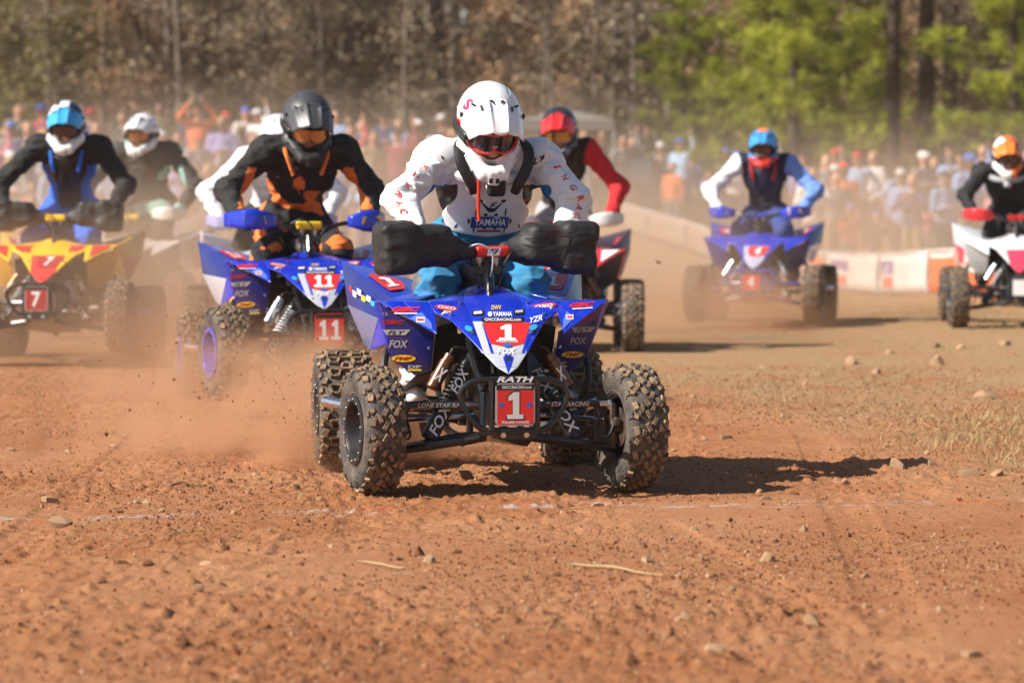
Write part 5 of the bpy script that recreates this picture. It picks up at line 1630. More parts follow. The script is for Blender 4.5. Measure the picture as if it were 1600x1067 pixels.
for s in (-1, 1):
    mb = MB(); mb.tube([(.03 + .10 * s, .78, 1.40), (.03 + .115 * s, .62, 1.34), (.03 + .075 * s, .615, 1.22)], .011, 6, smooth=5); mb.build('harness_strap', org, r11)
# --- number 7, yellow quad far left
S7 = scheme('race_yellow', (.86, .50, .01), (.66, .03, .03), stripe=RED, flare=pbr('yellow_flare', (.62, .33, .01), .35, dust=.25), guard_print=YEL, pad=YEL, plate=DRED, dust=.2, spring=ALU)
q7 = make_quad('quad_bike', S7, '7', decals=1, mitts=True, steer=R(0))
M7 = place_quad(q7, -3.13, 21.4, R(-2), pitch=R(3.5))
tag(q7, 'yellow and red racing quad wearing number 7 with black mitts', 'quad bike', 'racing quads')
bl7 = cloth('bright_blue_cloth', (.02, .13, .60))
hm7 = dict(mats=[pbr('white_black_helmet', (.72, .73, .74), .25, coat=.5), pbr('helmet_black', (.015, .015, .016), .3, coat=.4)], paint=split_paint([(lambda x, y, z: (z > .03) & (vnoise3(x * 16, y * 10, z * 16, 8) > .55), 1)]),
           gog_frame=BLACK, lens=LENS, visor_m=pbr('cyan_visor', (.05, .36, .75), .3, coat=.4), strap_m=BLACK)
def p7(c, mi):
    x, y, z = c.T
    return np.where((mi == 0) & (np.abs(x - .02) > .10 - .1 * (1.3 - z)) & (z < 1.32), 7, mi)
POSE7 = pose_from(head=(.03, .62, 1.57), hp=.34, hy=.05, hipz=1.02, elb=.44)
r7, _, _, _ = make_rider(M7, 'rider in black and blue jersey with white helmet and cyan peak on the yellow quad', POSE7, [bj, bj, bj, bl7, BLACK, pbr('black_boot', (.02, .02, .02), .5), SKIN, bl7], hm7, 'riders', hands=False, seed=9, paint=p7, res=.015)
# --- white quad in the dust, left
SW = scheme('plain_white', (.72, .72, .71), (.55, .05, .08), guard=pbr('white_guard', (.80, .80, .79), .3), flare=pbr('grey_flare', (.30, .29, .28), .4, dust=.3), guard_print=WHITE, pad=YEL, plate=WHITE, spring=ALU)
q5 = make_quad('quad_bike', SW, '5', decals=0, steer=R(-6))
M5 = place_quad(q5, -3.12, 25.3, R(-9), pitch=R(1.5))
tag(q5, 'dust-veiled white racing quad with plain white hand guards beside the yellow one', 'quad bike', 'racing quads')
ol = cloth('olive_grey_cloth', (.035, .035, .033), dust=.2); mint = cloth('mint_cloth', (.25, .48, .40))
hm5 = dict(mats=[pbr('white_helmet', (.80, .80, .81), .22, coat=.6), mint], paint=split_paint([(lambda x, y, z: (z < .0) & (x < -.05) & (y > -.1), 1)]), gog_frame=BLACK, lens=LENS_O, visor_m=pbr('white_visor', (.80, .80, .81), .25), strap_m=BLACK)
make_rider(M5, 'rider in dark olive jersey with mint patches and white helmet, half hidden by dust', pose_from(head=(.0, .70, 1.60), hp=.15, hy=-.1, hipz=1.05, elb=.46), [ol, ol, ol, ol, BLACK, wboot, SKIN, mint], hm5, 'riders', seed=12, res=.015,
    paint=lambda c, mi: np.where((vnoise3(c[:, 0] * 6, c[:, 1] * 6, c[:, 2] * 6, 5) > .76), 7, mi))
# --- rider hidden behind number 11
SB = scheme('pearl_white', (.60, .60, .66), (.10, .12, .5), guard=pbr('pale_violet_guard', (.34, .34, .55), .3), guard_print=WHITE, pad=WHITE, plate=WHITE)
q9 = make_quad('quad_bike', SB, '9', decals=0, steer=R(0))
M9 = place_quad(q9, -1.62, 21.6, R(4))
tag(q9, 'pale white and violet racing quad mostly hidden behind the number 11 quad', 'quad bike', 'racing quads')
wj2 = cloth('plain_white_jersey', (.74, .74, .75))
hm9 = dict(mats=[pbr('blue_white_helmet', (.70, .74, .80), .25, coat=.5), pbr('helmet_blue', (.03, .22, .62), .3, coat=.4), pbr('helmet_pink', (.70, .05, .28), .3)],
           paint=split_paint([(lambda x, y, z: (z < .03) & (z > -.08), 1), (lambda x, y, z: x > .05, 2)]), gog_frame=BLACK, lens=LENS, visor_m=pbr('white_visor', (.80, .80, .81), .25), strap_m=BLACK)
make_rider(M9, 'rider in plain white jersey behind the number 11 rider, blue white and pink helmet', pose_from(head=(.04, .66, 1.52), hp=.2, hipz=1.0, elb=.45), [wj2, wj2, wj2, bj, BLACK, wboot, SKIN, wj2], hm9, 'riders', seed=14, res=.016)
# --- red and black rider behind the lead quad
SR = scheme('race_red', (.55, .02, .03), (.70, .70, .70), guard=pbr('chrome_guard', (.60, .61, .62), .25), flare=pbr('dark_flare', (.03, .03, .05), .35, dust=.2), guard_print=YEL, pad=RED, plate=RED, side=pbr('navy_white_side', (.05, .07, .22), .35, coat=.3), stripe=WHITE)
q2 = make_quad('quad_bike', SR, '2', decals=0, steer=R(0))
M2 = place_quad(q2, .36, 23.1, R(-1.5))
tag(q2, 'red, white and black racing quad following right behind the number 1 quad', 'quad bike', 'racing quads')
rj = cloth('red_sleeves', (.50, .012, .018), dust=.06)
hm2 = dict(mats=[pbr('black_red_helmet', (.02, .021, .025), .25, coat=.5), pbr('helmet_red', (.62, .02, .02), .3, coat=.4), pbr('helmet_grey', (.20, .20, .21), .3)],
           paint=split_paint([(lambda x, y, z: (z > .02) & (z < .07) & (y > -.05), 1), (lambda x, y, z: (z < -.06) & (vnoise3(x * 20, y * 20, z * 20, 3) > .5), 2)]), gog_frame=pbr('grey_goggle', (.25, .25, .26), .4), lens=LENS_O, visor_m=pbr('red_visor', (.66, .02, .02), .3, coat=.4), strap_m=BLACK, scale=1.05)
POSE2 = pose_from(head=(-.03, .66, 1.60), hp=.30, hy=-.05, hipz=1.0, elb=.42)
r2, _, _, _ = make_rider(M2, 'rider with red sleeves, black vest and black and red helmet behind the lead rider', POSE2, [bj, rj, rj, cloth('grey_red_pants', (.35, .33, .34)), BLACK, wboot, SKIN, rj], hm2, 'riders', seed=17, res=.014)
# --- number 4, blue quad on the right
S4 = scheme('deep_blue', (.006, .03, .42), (.42, .44, .60), frame=pbr('blue_steel', (.02, .03, .28), .3, coat=.4, dust=.25), arm=pbr('blue_steel', (.02, .03, .28), .3), flare=NAVY, guard_print=YEL, pad=pbr('blue_pad', (.02, .04, .3), .5), plate=RED, spring=ALU, reservoir=ALU)
q4 = make_quad('quad_bike', S4, '4', decals=1, steer=R(-4))
M4 = place_quad(q4, 2.10, 27.7, R(-10), pitch=R(1.0))
tag(q4, 'blue racing quad wearing number 4 on a red plate, kicking up dust', 'quad bike', 'racing quads')
vest = cloth('navy_vest', (.012, .016, .04)); lb = cloth('light_blue_sleeve', (.14, .26, .62))
hm4 = dict(mats=[pbr('orange_helmet_a', (.80, .22, .03), .28, coat=.5), pbr('helmet_azure', (.03, .25, .60), .3, coat=.4), pbr('helmet_scarlet', (.62, .04, .03), .3)],
           paint=split_paint([(lambda x, y, z: (np.abs(x) > .045), 1), (lambda x, y, z: (z < .01), 1), (lambda x, y, z: (z < -.06) & (y < -.03), 2)]), gog_frame=BLACK, lens=LENS, visor_m=pbr('azure_visor', (.05, .28, .62), .3), strap_m=BLACK)
POSE4 = pose_from(head=(.0, .72, 1.53), hp=.20, hy=.05, hipz=.95, elb=.47)
r4, _, _, _ = make_rider(M4, 'rider with white and light blue sleeves, orange and azure helmet on the number 4 quad', POSE4, [vest, wj2, lb, cloth('navy_pants', (.02, .05, .2)), bl7, pbr('black_boot', (.02, .02, .02), .5), SKIN, lb], hm4, 'riders', seed=20, res=.015)
# --- white and red quad at the right edge
SO = scheme('gloss_white', (.74, .74, .74), (.60, .05, .10), guard=pbr('red_guard', (.66, .03, .04), .3), flare=pbr('silver_flare', (.45, .46, .48), .3, dust=.1), guard_print=WHITE, pad=RED, plate=WHITE, side=pbr('pink_red_side', (.60, .05, .12), .35), spring=ALU, reservoir=ALU)
q6 = make_quad('quad_bike', SO, '8', decals=0, steer=R(3))
M6 = place_quad(q6, 4.31, 27.2, R(-5))
tag(q6, 'white and red racing quad with red hand guards near the banner fence', 'quad bike', 'racing quads')
hm6 = dict(mats=[pbr('orange_helmet', (.80, .15, .02), .28, coat=.5), pbr('helmet_white', (.76, .76, .75), .28, coat=.5)],
           paint=split_paint([(lambda x, y, z: (x < -.02) & (vnoise3(x * 14, y * 9, z * 14, 6) > .42), 1), (lambda x, y, z: (z < -.05) & (x < .02), 1)]), gog_frame=BLACK, lens=LENS, visor_m=pbr('orange_visor', (.80, .20, .03), .3), strap_m=BLACK)
r6, _, _, _ = make_rider(M6, 'rider in black jersey with grey neck brace and orange and white helmet', pose_from(head=(-.06, .68, 1.46), hp=.28, hy=.05, hipz=.98, elb=.42), [bj, bj, bj, bj, pbr('red_glove', (.55, .03, .03), .6), pbr('black_boot', (.02, .02, .02), .5), SKIN, bj], hm6, 'riders', seed=23, res=.015)
neck_brace(r6, (-.06, .70, 1.46), pbr('brace_grey', (.35, .36, .38), .5), rx=.15, ry=.15)
GUARD = pbr('black_guard', (.014, .014, .016), .35, dust=.12)
chest_guard(r2, POSE2, GUARD, BLACK)
chest_guard(r4, POSE4, pbr('navy_guard', (.012, .016, .05), .35, dust=.12), DRED)
chest_guard(r7, POSE7, GUARD, bl7)
# ---------------------------------------------------------------- banner fence, canopy
def banner(p0, p1, m, label, prints=()):
    p0, p1 = Vector(p0), Vector(p1)
    r_ = empty('banner_panel', p0)
    d = p1 - p0; L = Vector((d.x, d.y, 0)).length
    ang = math.atan2(d.y, d.x); r_.rotation_euler = (0, 0, ang)
    dz = p1.z - p0.z
    H = .52
    mb = MB()
    n = 12
    def g(u, v): return Vector((L * (.015 + .97 * u), .018 * math.sin(u * 17 + v * 2) * (1 - abs(2 * v - 1)) + .01 * math.sin(u * 5), .03 + dz * u + (H - .04) * v - .02 * math.sin(PI * u) * v))
    mb.grid(g, n, 4); sh = mb.build('sheet', m, r_, solid=.004)
    for u in (0, 1):
        mb = MB(); mb.tube([(L * u, 0, dz * u - .15), (L * u, 0, dz * u + H + .04)], .02, 8); mb.build('post', GREYT, r_)
    mb = MB(); mb.tube([(0, 0, H), (L, 0, dz + H)], .014, 8); mb.build('rail', WHITE, r_)
    for (u0, u1, v0, v1, mm) in prints:
        fn = [(u0 + (u1 - u0) * i / 6, v0) for i in range(7)] + [(u1 - (u1 - u0) * i / 6, v1) for i in range(7)]
        mb = MB(); mb.add([g(u, v) + Vector((0, -.008, 0)) for u, v in fn], [tuple(range(14))]); mb.build('print', mm, sh, smooth=False)
    tag(r_, label, 'banner', 'banner panels along the spectator fence')
WB = pbr('white_banner', (.72, .71, .70), .5, dust=.25, dscale=2); OB = pbr('orange_banner', (.72, .14, .03), .5, dust=.2, dscale=2); GB = pbr('dusty_banner', (.36, .29, .23), .6, dust=.5, dscale=2)
VIO = pbr('violet_print', (.14, .10, .38), .5); PNK = pbr('pale_red_print', (.60, .12, .10), .5)
def fp(px, Y):
    x = (px - 800) / F * Y
    return (x, Y, gh(x, Y))
fence = [(955, 63.0), (1010, 58.5), (1070, 55.0), (1140, 51.0), (1215, 47.5), (1290, 44.4), (1372, 41.3), (1450, 38.2), (1496, 35.8), (1565, 33.2), (1640, 31.0)]
kinds = [(GB, 'dusty pale banner at the far end of the fence', ()), (GB, 'dusty pale banner, second from the far end of the fence', ()), (GB, 'dusty pale banner next to the one with a white bar', ()),
         (GB, 'dusty pale banner with a single white bar', ((.2, .8, .3, .7, WB),)), (GB, 'dusty pale banner with an orange corner', ((.7, .98, .1, .9, OB),)),
         (WB, 'white banner with faded violet and red print', ((.10, .42, .55, .85, VIO), (.15, .40, .12, .40, PNK))), (WB, 'clean white banner with violet and red logo', ((.05, .30, .50, .85, VIO), (.08, .30, .12, .42, PNK))),
         (OB, 'orange banner next to the clean white one', ((.05, .95, .86, .98, WB),)), (OB, 'orange banner with white stripe behind the white quad', ((.05, .95, .55, .68, WB),)), (WB, 'plain white end banner of the fence beside the white quad', ())]
for i in range(len(fence) - 1):
    m_, lab, prt = kinds[i]
    banner(fp(*fence[i]), fp(*fence[i + 1]), m_, lab, prt)
def canopy():
    c = at(884, 230, 69.0)
    z0 = gh(c.x, 69)
    r_ = empty('canopy_tent', (c.x, 69, z0))
    W, D_, h0 = 1.02, 1.2, 1.98
    mb = MB(); pk = (0, 0, h0 + .26); cs = [(-W, -D_, h0), (W, -D_, h0), (W, D_, h0), (-W, D_, h0)]
    for i in range(4): mb.add([cs[i], cs[(i + 1) % 4], pk], [(0, 1, 2)])
    for i in range(4):
        a, b = Vector(cs[i]), Vector(cs[(i + 1) % 4]); mb.add([a, b, b - Vector((0, 0, .22)), a - Vector((0, 0, .22))], [(0, 3, 2, 1)])
    mb.build('roof', pbr('dusty_canvas', (.17, .155, .14), .8), r_, smooth=False, solid=.01)
    for x in (-1, 1):
        for y in (-1, 1):
            mb = MB(); mb.tube([(W * .98 * x, D_ * .98 * y, 0), (W * .98 * x, D_ * .98 * y, h0)], .02, 6); mb.build('leg', GREYT, r_)
    tag(r_, 'white pop-up canopy tent among the spectators below the woods', 'tent')
canopy()

# ---------------------------------------------------------------- spectators
def spectator_mesh(pose, hat, hair_long=False):
    pr = []
    A = lambda *a: pr.append(a)
    for s in (-1, 1):
        A(('c', (.09 * s, 0, .88), (.10 * s, .01, .48), .088, .066), 1, .03); A(('c', (.10 * s, .01, .48), (.105 * s, .03, .09), .064, .048), 1, .02)
        A(('c', (.105 * s, .03, .055), (.12 * s, -.13, .045), .048, .042), 4, .02)
        sh = Vector((.185 * s, 0, 1.40))
        if pose == 'down': el, wr = Vector((.24 * s, .02, 1.12)), Vector((.23 * s, -.06, .87))
        elif pose == 'folded': el, wr = Vector((.25 * s, -.04, 1.13)), Vector((-.06 * s, -.20, 1.16))
        elif pose == 'raised': el, wr = Vector((.30 * s, -.12, 1.52)), Vector((.10 * s, -.22, 1.76))
        elif pose == 'one_up' and s > 0: el, wr = Vector((.32 * s, -.04, 1.58)), Vector((.27 * s, -.08, 1.86))
        elif pose == 'hips': el, wr = Vector((.37 * s, .06, 1.16)), Vector((.19 * s, -.02, .99))
        elif pose == 'phone': el, wr = Vector((.26 * s, -.10, 1.18)), Vector((.05 * s, -.28, 1.38))
        else: el, wr = Vector((.24 * s, .02, 1.12)), Vector((.23 * s, -.06, .87))
        A(('c', sh, el, .062, .050), 0, .03); A(('c', el, el + (wr - el) * .75, .048, .038), 0, .02)
        A(('c', el + (wr - el) * .75, wr, .034, .030), 2, .01); A(('c', wr, wr + (wr - el).normalized() * .09, .036, .024), 2, .015)
    A(('e', (0, 0, 1.22), (.185, .115, .24)), 0, .05); A(('e', (0, 0, .98), (.165, .115, .15)), 0, .05); A(('c', (-.14, 0, 1.40), (.14, 0, 1.40), .065, .065), 0, .04)
    A(('c', (0, .0, 1.42), (0, -.01, 1.56), .052, .050), 2, .02); A(('e', (0, -.015, 1.635), (.076, .095, .115)), 2, .02); A(('c', (0, -.10, 1.63), (0, -.112, 1.61), .012, .016), 2, .01)
    if hat:
        A(('e', (0, .0, 1.695), (.088, .108, .075)), 3, .01); A(('e', (0, -.115, 1.685), (.075, .08, .014)), 3, .01)
    else:
        A(('e', (0, .018, 1.672), (.086, .100, .098)), 3, .01)
        if hair_long: A(('c', (0, .06, 1.62), (0, .075, 1.42), .080, .055), 3, .02)
    return solid_mesh('person', pr, [SKIN] * 5, .03, .03)
SHIRTS0 = {'orange': (.70, .16, .04)}
SHIRTS = {'white': (.62, .61, .60), 'red': (.50, .04, .04), 'navy': (.025, .04, .12), 'black': (.02, .02, .022), 'grey': (.22, .22, .23), 'light blue': (.22, .36, .62), 'pink': (.62, .22, .30), 'tan': (.40, .27, .17), 'olive': (.12, .13, .06), 'maroon': (.22, .03, .05), 'lavender': (.33, .31, .60), 'sky blue': (.30, .45, .66)}
PANTS = {'jeans': (.05, .08, .17), 'khaki trousers': (.30, .22, .13), 'black trousers': (.02, .02, .022), 'grey trousers': (.16, .16, .17)}
HATS = {'red cap': (.50, .03, .03), 'white cap': (.65, .65, .64), 'black cap': (.015, .015, .016), 'blue cap': (.04, .10, .40)}
HAIRS = {'dark hair': (.02, .014, .01), 'brown hair': (.09, .045, .02), 'blond hair': (.42, .27, .11), 'long dark hair': (.02, .014, .01), 'long blond hair': (.42, .27, .11)}
def cm(nm, c): return pbr('cloth_' + nm.replace(' ', '_'), c, .85)
SKINS = [SKIN, pbr('skin_tan', (.40, .20, .12), .55), pbr('skin_dark', (.16, .08, .05), .55)]
POSE_T = {'down': 'arms down', 'folded': 'arms folded', 'raised': 'both arms raised', 'one_up': 'one arm raised', 'hips': 'hands on hips', 'phone': 'hands held up'}
_spm = {}
RP = random.Random(31)
used_labels = {}
def spectator(x, y, shirt=None, pose=None, where='on the bank behind the track', sc=None, head=None):
    shirt = shirt or RP.choice(list(SHIRTS) + ['white', 'black', 'grey', 'navy', 'light blue', 'white', 'grey', 'black'])
    pose = pose or RP.choice(['down', 'down', 'folded', 'folded', 'hips', 'phone', 'phone', 'one_up']); pants = RP.choice(list(PANTS))
    head = head or RP.choice(list(HATS) + list(HAIRS))
    hat = head in HATS; lng = head.startswith('long')
    key = (pose, hat, lng)
    if key not in _spm: _spm[key] = spectator_mesh(*key)
    o = link('person', _spm[key], None, (x, y, gh(x, y) - .02), (0, 0, RP.uniform(-.7, .7)))
    s = sc or RP.uniform(.90, 1.08); child = s < .8
    o.scale = (s * RP.uniform(.95, 1.12), s * RP.uniform(.95, 1.12), s)
    for i, m_ in enumerate((cm(shirt, SHIRTS[shirt] if shirt in SHIRTS else SHIRTS0[shirt]), cm(pants, PANTS[pants]), RP.choice(SKINS[:2] + SKINS[:2] + SKINS), cm(head, HATS[head] if hat else HAIRS[head]), DARKV)):
        o.material_slots[i].link = 'OBJECT'; o.material_slots[i].material = m_
    lab = '%s, %s top, %s, %s, %s, %s' % ('child' if child else 'adult', shirt, pants.split()[0], head, POSE_T[pose], where)
    if shirt == 'orange' and sc and not child: lab = 'tall adult in orange top, %s, %s, %s' % (head, POSE_T[pose], where)
    tag(o, lab, 'person', 'spectators behind the track')
def crowd(px0, px1, Y0, Y1, step, where, jitter=.6, kid=.12):
    px = px0
    while px < px1:
        Y = RP.uniform(Y0, Y1)
        spectator((px - 800) / F * Y, Y, where=where, sc=RP.uniform(.62, .78) if RP.random() < kid else None)
        px += step * RP.uniform(1 - jitter, 1 + jitter)
crowd(-60, 735, 62, 67, 25, 'on high bank top')
crowd(-60, 735, 56, 60, 25, 'halfway up high bank')
crowd(-60, 735, 50, 53.5, 30, 'at high bank foot', kid=.3)
crowd(-40, 735, 46, 48, 48, 'at field edge', kid=.6)
crowd(735, 1150, 66, 71, 24, 'behind fence far end')
crowd(880, 1150, 71, 74, 40, 'under copper trees')
crowd(1150, 1300, 60, 66, 28, 'below green pine')
crowd(1270, 1650, 47, 51, 27, 'behind banner fence', kid=.3)
crowd(1290, 1650, 54, 62, 34, 'well behind banner fence')
spectator((315 - 800) / F * 61, 60.5, 'orange', 'raised', 'above the others on high bank', 1.16, 'black cap')
spectator((1052 - 800) / F * 60, 60.2, 'orange', 'down', 'touching a dusty banner', .8, 'brown hair')
spectator((1320 - 800) / F * 50, 50.2, 'orange', 'down', 'near the dark pine trunks', 1.0, 'red cap')

# ---------------------------------------------------------------- woods
BARK = mix_mat('grey_brown_bark', [(.07, .055, .042), (.15, .12, .095), (.23, .19, .155)], scale=5, bump=.8, bscale=14, obrand=.3)
DBARK = mix_mat('dark_pine_bark', [(.018, .013, .010), (.05, .035, .026), (.10, .065, .045)], scale=7, bump=.9, bscale=12)
LEAF_B = mix_mat('copper_leaves', [(.22, .125, .065), (.46, .31, .19), (.60, .44, .30)], scale=1.7, bump=0, obrand=.25, transl=.4)
LEAF_G = mix_mat('grey_tan_leaves', [(.20, .15, .09), (.42, .33, .21), (.54, .44, .31)], scale=1.5, bump=0, obrand=.3, transl=.4)
LEAF_Y = mix_mat('olive_leaves', [(.12, .105, .04), (.24, .21, .085)], scale=1.5, bump=0, obrand=.2, transl=.35)
NEED = mix_mat('pine_needles', [(.10, .12, .014), (.30, .33, .035), (.50, .50, .09)], scale=1.3, bump=0, obrand=.15, transl=.4)
def leaf_quads(c, size, rnd, asp=.62):
    n = len(c)
    Rm = rand_rot(n, rnd)
    q = np.array([(-.5, 0, 0), (0, -.5 * asp, .06), (.5, 0, 0), (0, .5 * asp, .06)])
    return np.einsum('nij,kj->nki', Rm, q) * size[:, None, None] + c[:, None, :]
def quads_mesh(name, V, m):
    n = len(V)
    me = bpy.data.meshes.new(name)
    me.from_pydata(V.reshape(-1, 3).tolist(), [], np.arange(4 * n).reshape(-1, 4).tolist())
    me.materials.append(m)
    return me
def broadleaf(seed, leafm, nleaf, H=11, r0=.16, low=.9, spread=1.5, lsize=.11):
    rr = random.Random(seed); rnd = np.random.RandomState(seed)
    mb = MB(); lean = Vector((rr.uniform(-.06, .06), rr.uniform(-.06, .06), 1))
    tr = [lean * (H * t) + Vector((.10 * math.sin(3 * t + seed), .10 * math.cos(4 * t + seed), 0)) for t in [i / 7 for i in range(8)]]
    mb.tube([p + Vector((0, 0, -.3 if i == 0 else 0)) for i, p in enumerate(tr)], [r0 * (1.25 if i == 0 else 1) * (1 - .85 * i / 7) for i in range(8)], 8, smooth=2)
    anchors = []
    nl = 26
    for k in range(nl):
        z = low + (H - low - .5) * (k / nl) ** 1.05
        a = rr.uniform(0, 6.28); base = lean * z
        ln = spread * rr.uniform(.6, 1.25) * (1 - .45 * z / H)
        d = Vector((math.cos(a), math.sin(a), rr.uniform(.0, .7)))
        p1 = base + d * ln * .5 + Vector((0, 0, .05)); p2 = base + d * ln + Vector((rr.uniform(-.2, .2), rr.uniform(-.2, .2), rr.uniform(-.15, .3)))
        mb.tube([base, p1, p2], [.035 * (1 - z / H * .6), .02, .007], 5, smooth=2)
        for j in range(4):
            t = rr.uniform(.3, 1.0); q0 = base + (p2 - base) * t
            q1 = q0 + Vector((rr.uniform(-.5, .5), rr.uniform(-.5, .5), rr.uniform(-.15, .45)))
            mb.tube([q0, q1], [.010, .004], 4)
            anchors.append((q0 + q1) / 2); anchors.append(q1)
        anchors.append(p2)
    tm = mb.mesh('trunk', BARK)
    A = np.array([tuple(a) for a in anchors])
    w = np.where(A[:, 2] < 7.5, 1.0, .45); w /= w.sum()
    c = A[rnd.choice(len(A), nleaf, p=w)] + rnd.randn(nleaf, 3) * np.array([.20, .20, .16])
    c[:, 2] = np.maximum(c[:, 2], .25)
    return tm, quads_mesh('crown', leaf_quads(c, lsize * (.6 + .8 * rnd.rand(nleaf)), rnd), leafm)
def pine(seed, H=11, r0=.17, low=1.6, spread=2.1, ntuft=900):
    rr = random.Random(seed); rnd = np.random.RandomState(seed)
    mb = MB()
    mb.tube([(0, 0, -.3), (.03, 0, H * .3), (-.03, .04, H * .65), (0, 0, H)], [r0 * 1.15, r0 * .85, r0 * .5, .02], 9, smooth=4)
    tips = []
    for k in range(34):
        z = low + (H - low - .3) * (k / 34); a = k * 2.4 + rr.uniform(-.4, .4)
        ln = spread * rr.uniform(.7, 1.15) * (1 - .62 * (z - low) / (H - low))
        d = Vector((math.cos(a), math.sin(a), rr.uniform(-.05, .25)))
        b = Vector((0, 0, z)); p1 = b + d * ln * .6; p2 = b + d * ln + Vector((0, 0, .22 * ln))
        mb.tube([b, p1, p2], [.03, .018, .006], 5, smooth=2)
        for j in range(9):
            t = .3 + .7 * rr.random(); q = b + (p2 - b) * t
            e = q + Vector((rr.uniform(-.4, .4), rr.uniform(-.4, .4), rr.uniform(-.05, .35))) * (1.1 - .4 * t)
            mb.tube([q, e], [.008, .003], 4); tips.append(e); tips.append(q + (e - q) * .55)
        tips.append(p2)
    tm = mb.mesh('trunk', DBARK)
    T = np.array([tuple(t) for t in tips])
    idx = rnd.choice(len(T), ntuft); base = T[idx] + rnd.randn(ntuft, 3) * np.array([.15, .15, .07])
    m = 16; n = ntuft * m
    B = np.repeat(base, m, 0)
    d = rnd.randn(n, 3); d[:, 2] += .55; d /= np.linalg.norm(d, axis=1)[:, None]
    ln = .14 + .12 * rnd.rand(n); s = np.cross(d, rnd.randn(n, 3)); s /= np.linalg.norm(s, axis=1)[:, None]
    w = .011
    tip = B + d * ln[:, None]
    V = np.stack([B - s * w, B + s * w, tip + s * w * .5, tip - s * w * .5], 1)
    return tm, quads_mesh('crown', V, NEED)
def put_tree(kind, x, y, label, group, s=1.0, name='tree'):
    tm, cmh = kind
    r_ = empty(name, (x, y, gh(x, y)), (0, 0, RP.uniform(0, 6.28))); r_.scale = (s, s, s)
    link('trunk', tm, r_); link('crown', cmh, r_)
    tag(r_, label, 'tree', group)
    return r_
K_COP = [broadleaf(101 + i, LEAF_B, 5600, 7.5 + i, .10, .5, 1.7, .155) for i in range(3)]
K_GRY = [broadleaf(201 + i, LEAF_G, 4600, 8.5 + i, .12 + .02 * i, .8, 1.7, .13) for i in range(3)]
K_BARE = [broadleaf(301 + i, LEAF_G, 900, 10 + i, .17, 1.6, 1.7, .15) for i in range(2)]
K_OLV = [broadleaf(401, LEAF_Y, 2200, 5.5, .06, .7, 1.0, .15)]
K_PIN = [pine(501, 8.5, .14, 1.1, 2.2, 1350), pine(502, 8, .13, .9, 2.0, 1200)]
K_PINH = [pine(511, 15, .15, 6.5, 2.4, 700)]
K_THIN = [broadleaf(601 + i, LEAF_G, 320, 9 + i, .055 + .015 * i, 1.0, 1.1, .12) for i in range(3)]
RT_ = random.Random(77)
def tx(px, Y): return (px - 800) / F * Y
for Y0, Y1, st in ((75, 80, 78), (83, 88, 62), (91, 98, 54)):
    px = -130
    while px < 1740:
        Y = RT_.uniform(Y0, Y1)
        z = RT_.random()
        if px < 620:
            if z < .50: put_tree(RT_.choice(K_GRY), tx(px, Y), Y, 'leafy grey-brown winter tree in the wood above the high bank', 'grey-brown trees of the wood', RT_.uniform(.8, 1.15))
            elif z < .72: put_tree(RT_.choice(K_BARE), tx(px, Y), Y, 'nearly bare tall trunk with few leaves in the wood', 'bare trunks of the wood', RT_.uniform(.9, 1.2))
            else: put_tree(RT_.choice(K_COP), tx(px, Y), Y, 'copper-leaved young tree among grey trunks in the wood', 'copper-leaved trees of the wood', RT_.uniform(.7, 1.0))
        else:
            if z < .52: put_tree(RT_.choice(K_COP), tx(px, Y), Y, 'copper-leaved young tree among grey trunks in the wood', 'copper-leaved trees of the wood', RT_.uniform(.8, 1.1))
            elif z < .75: put_tree(RT_.choice(K_GRY), tx(px, Y), Y, 'leafy grey-brown winter tree in the wood beyond the banner fence', 'grey-brown trees beyond the fence', RT_.uniform(.8, 1.15))
            else: put_tree(RT_.choice(K_BARE), tx(px, Y), Y, 'nearly bare tall trunk with few leaves in the wood', 'bare trunks of the wood', RT_.uniform(.9, 1.2))
        px += st * RT_.uniform(.6, 1.4)
put_tree(K_OLV[0], tx(118, 76), 72.5, 'slim olive-green sapling standing before the grey wood', None, 1.0, 'sapling')
put_tree(K_OLV[0], tx(20, 76), 76, 'pale olive sapling deep in the grey wood', None, .9, 'sapling')
put_tree(K_PIN[0], tx(1245, 66), 66.5, 'bushy bright green pine reaching down behind the number 4 rider', None, 1.0, 'pine_tree')
put_tree(K_PIN[1], tx(1330, 70), 70.5, 'green pine leaning on the dark twin trunks', None, 1.05, 'pine_tree')
put_tree(K_PIN[1], tx(1200, 71), 71.5, 'loose paler green pine growing against the bushy one', None, .95, 'pine_tree')
put_tree(K_PIN[0], tx(1575, 65), 64.5, 'green pine standing alone above the orange-helmeted rider', None, 1.0, 'pine_tree')
put_tree(K_PIN[1], tx(1660, 68), 68, 'green pine beyond the one above the orange-helmeted rider', None, 1.1, 'pine_tree')
put_tree(K_PIN[0], tx(1065, 74), 73, 'yellow-green pine with wide low boughs among copper leaves', None, .62, 'pine_tree')
for px, Y, lab in ((1394, 66.0, 'dark tall pine trunk, the slimmer of a pair'), (1448, 67.0, 'dark tall pine trunk, the thicker of a pair'), (1482, 74.0, 'dark pine trunk set back behind the pair')):
    put_tree(K_PINH[0], tx(px, Y), Y, lab, 'tall dark pines', 1.25 if px > 1430 else 1.0, 'pine_tree')
for i in range(46):
    px = RT_.uniform(-80, 1150) if i < 38 else RT_.uniform(1330, 1680); Y = RT_.uniform(71.5, 82)
    put_tree(RT_.choice(K_THIN), tx(px, Y), Y, 'slim bare grey tree with fine branches at the edge of the wood', 'slim bare trees of the wood edge', RT_.uniform(.8, 1.2))
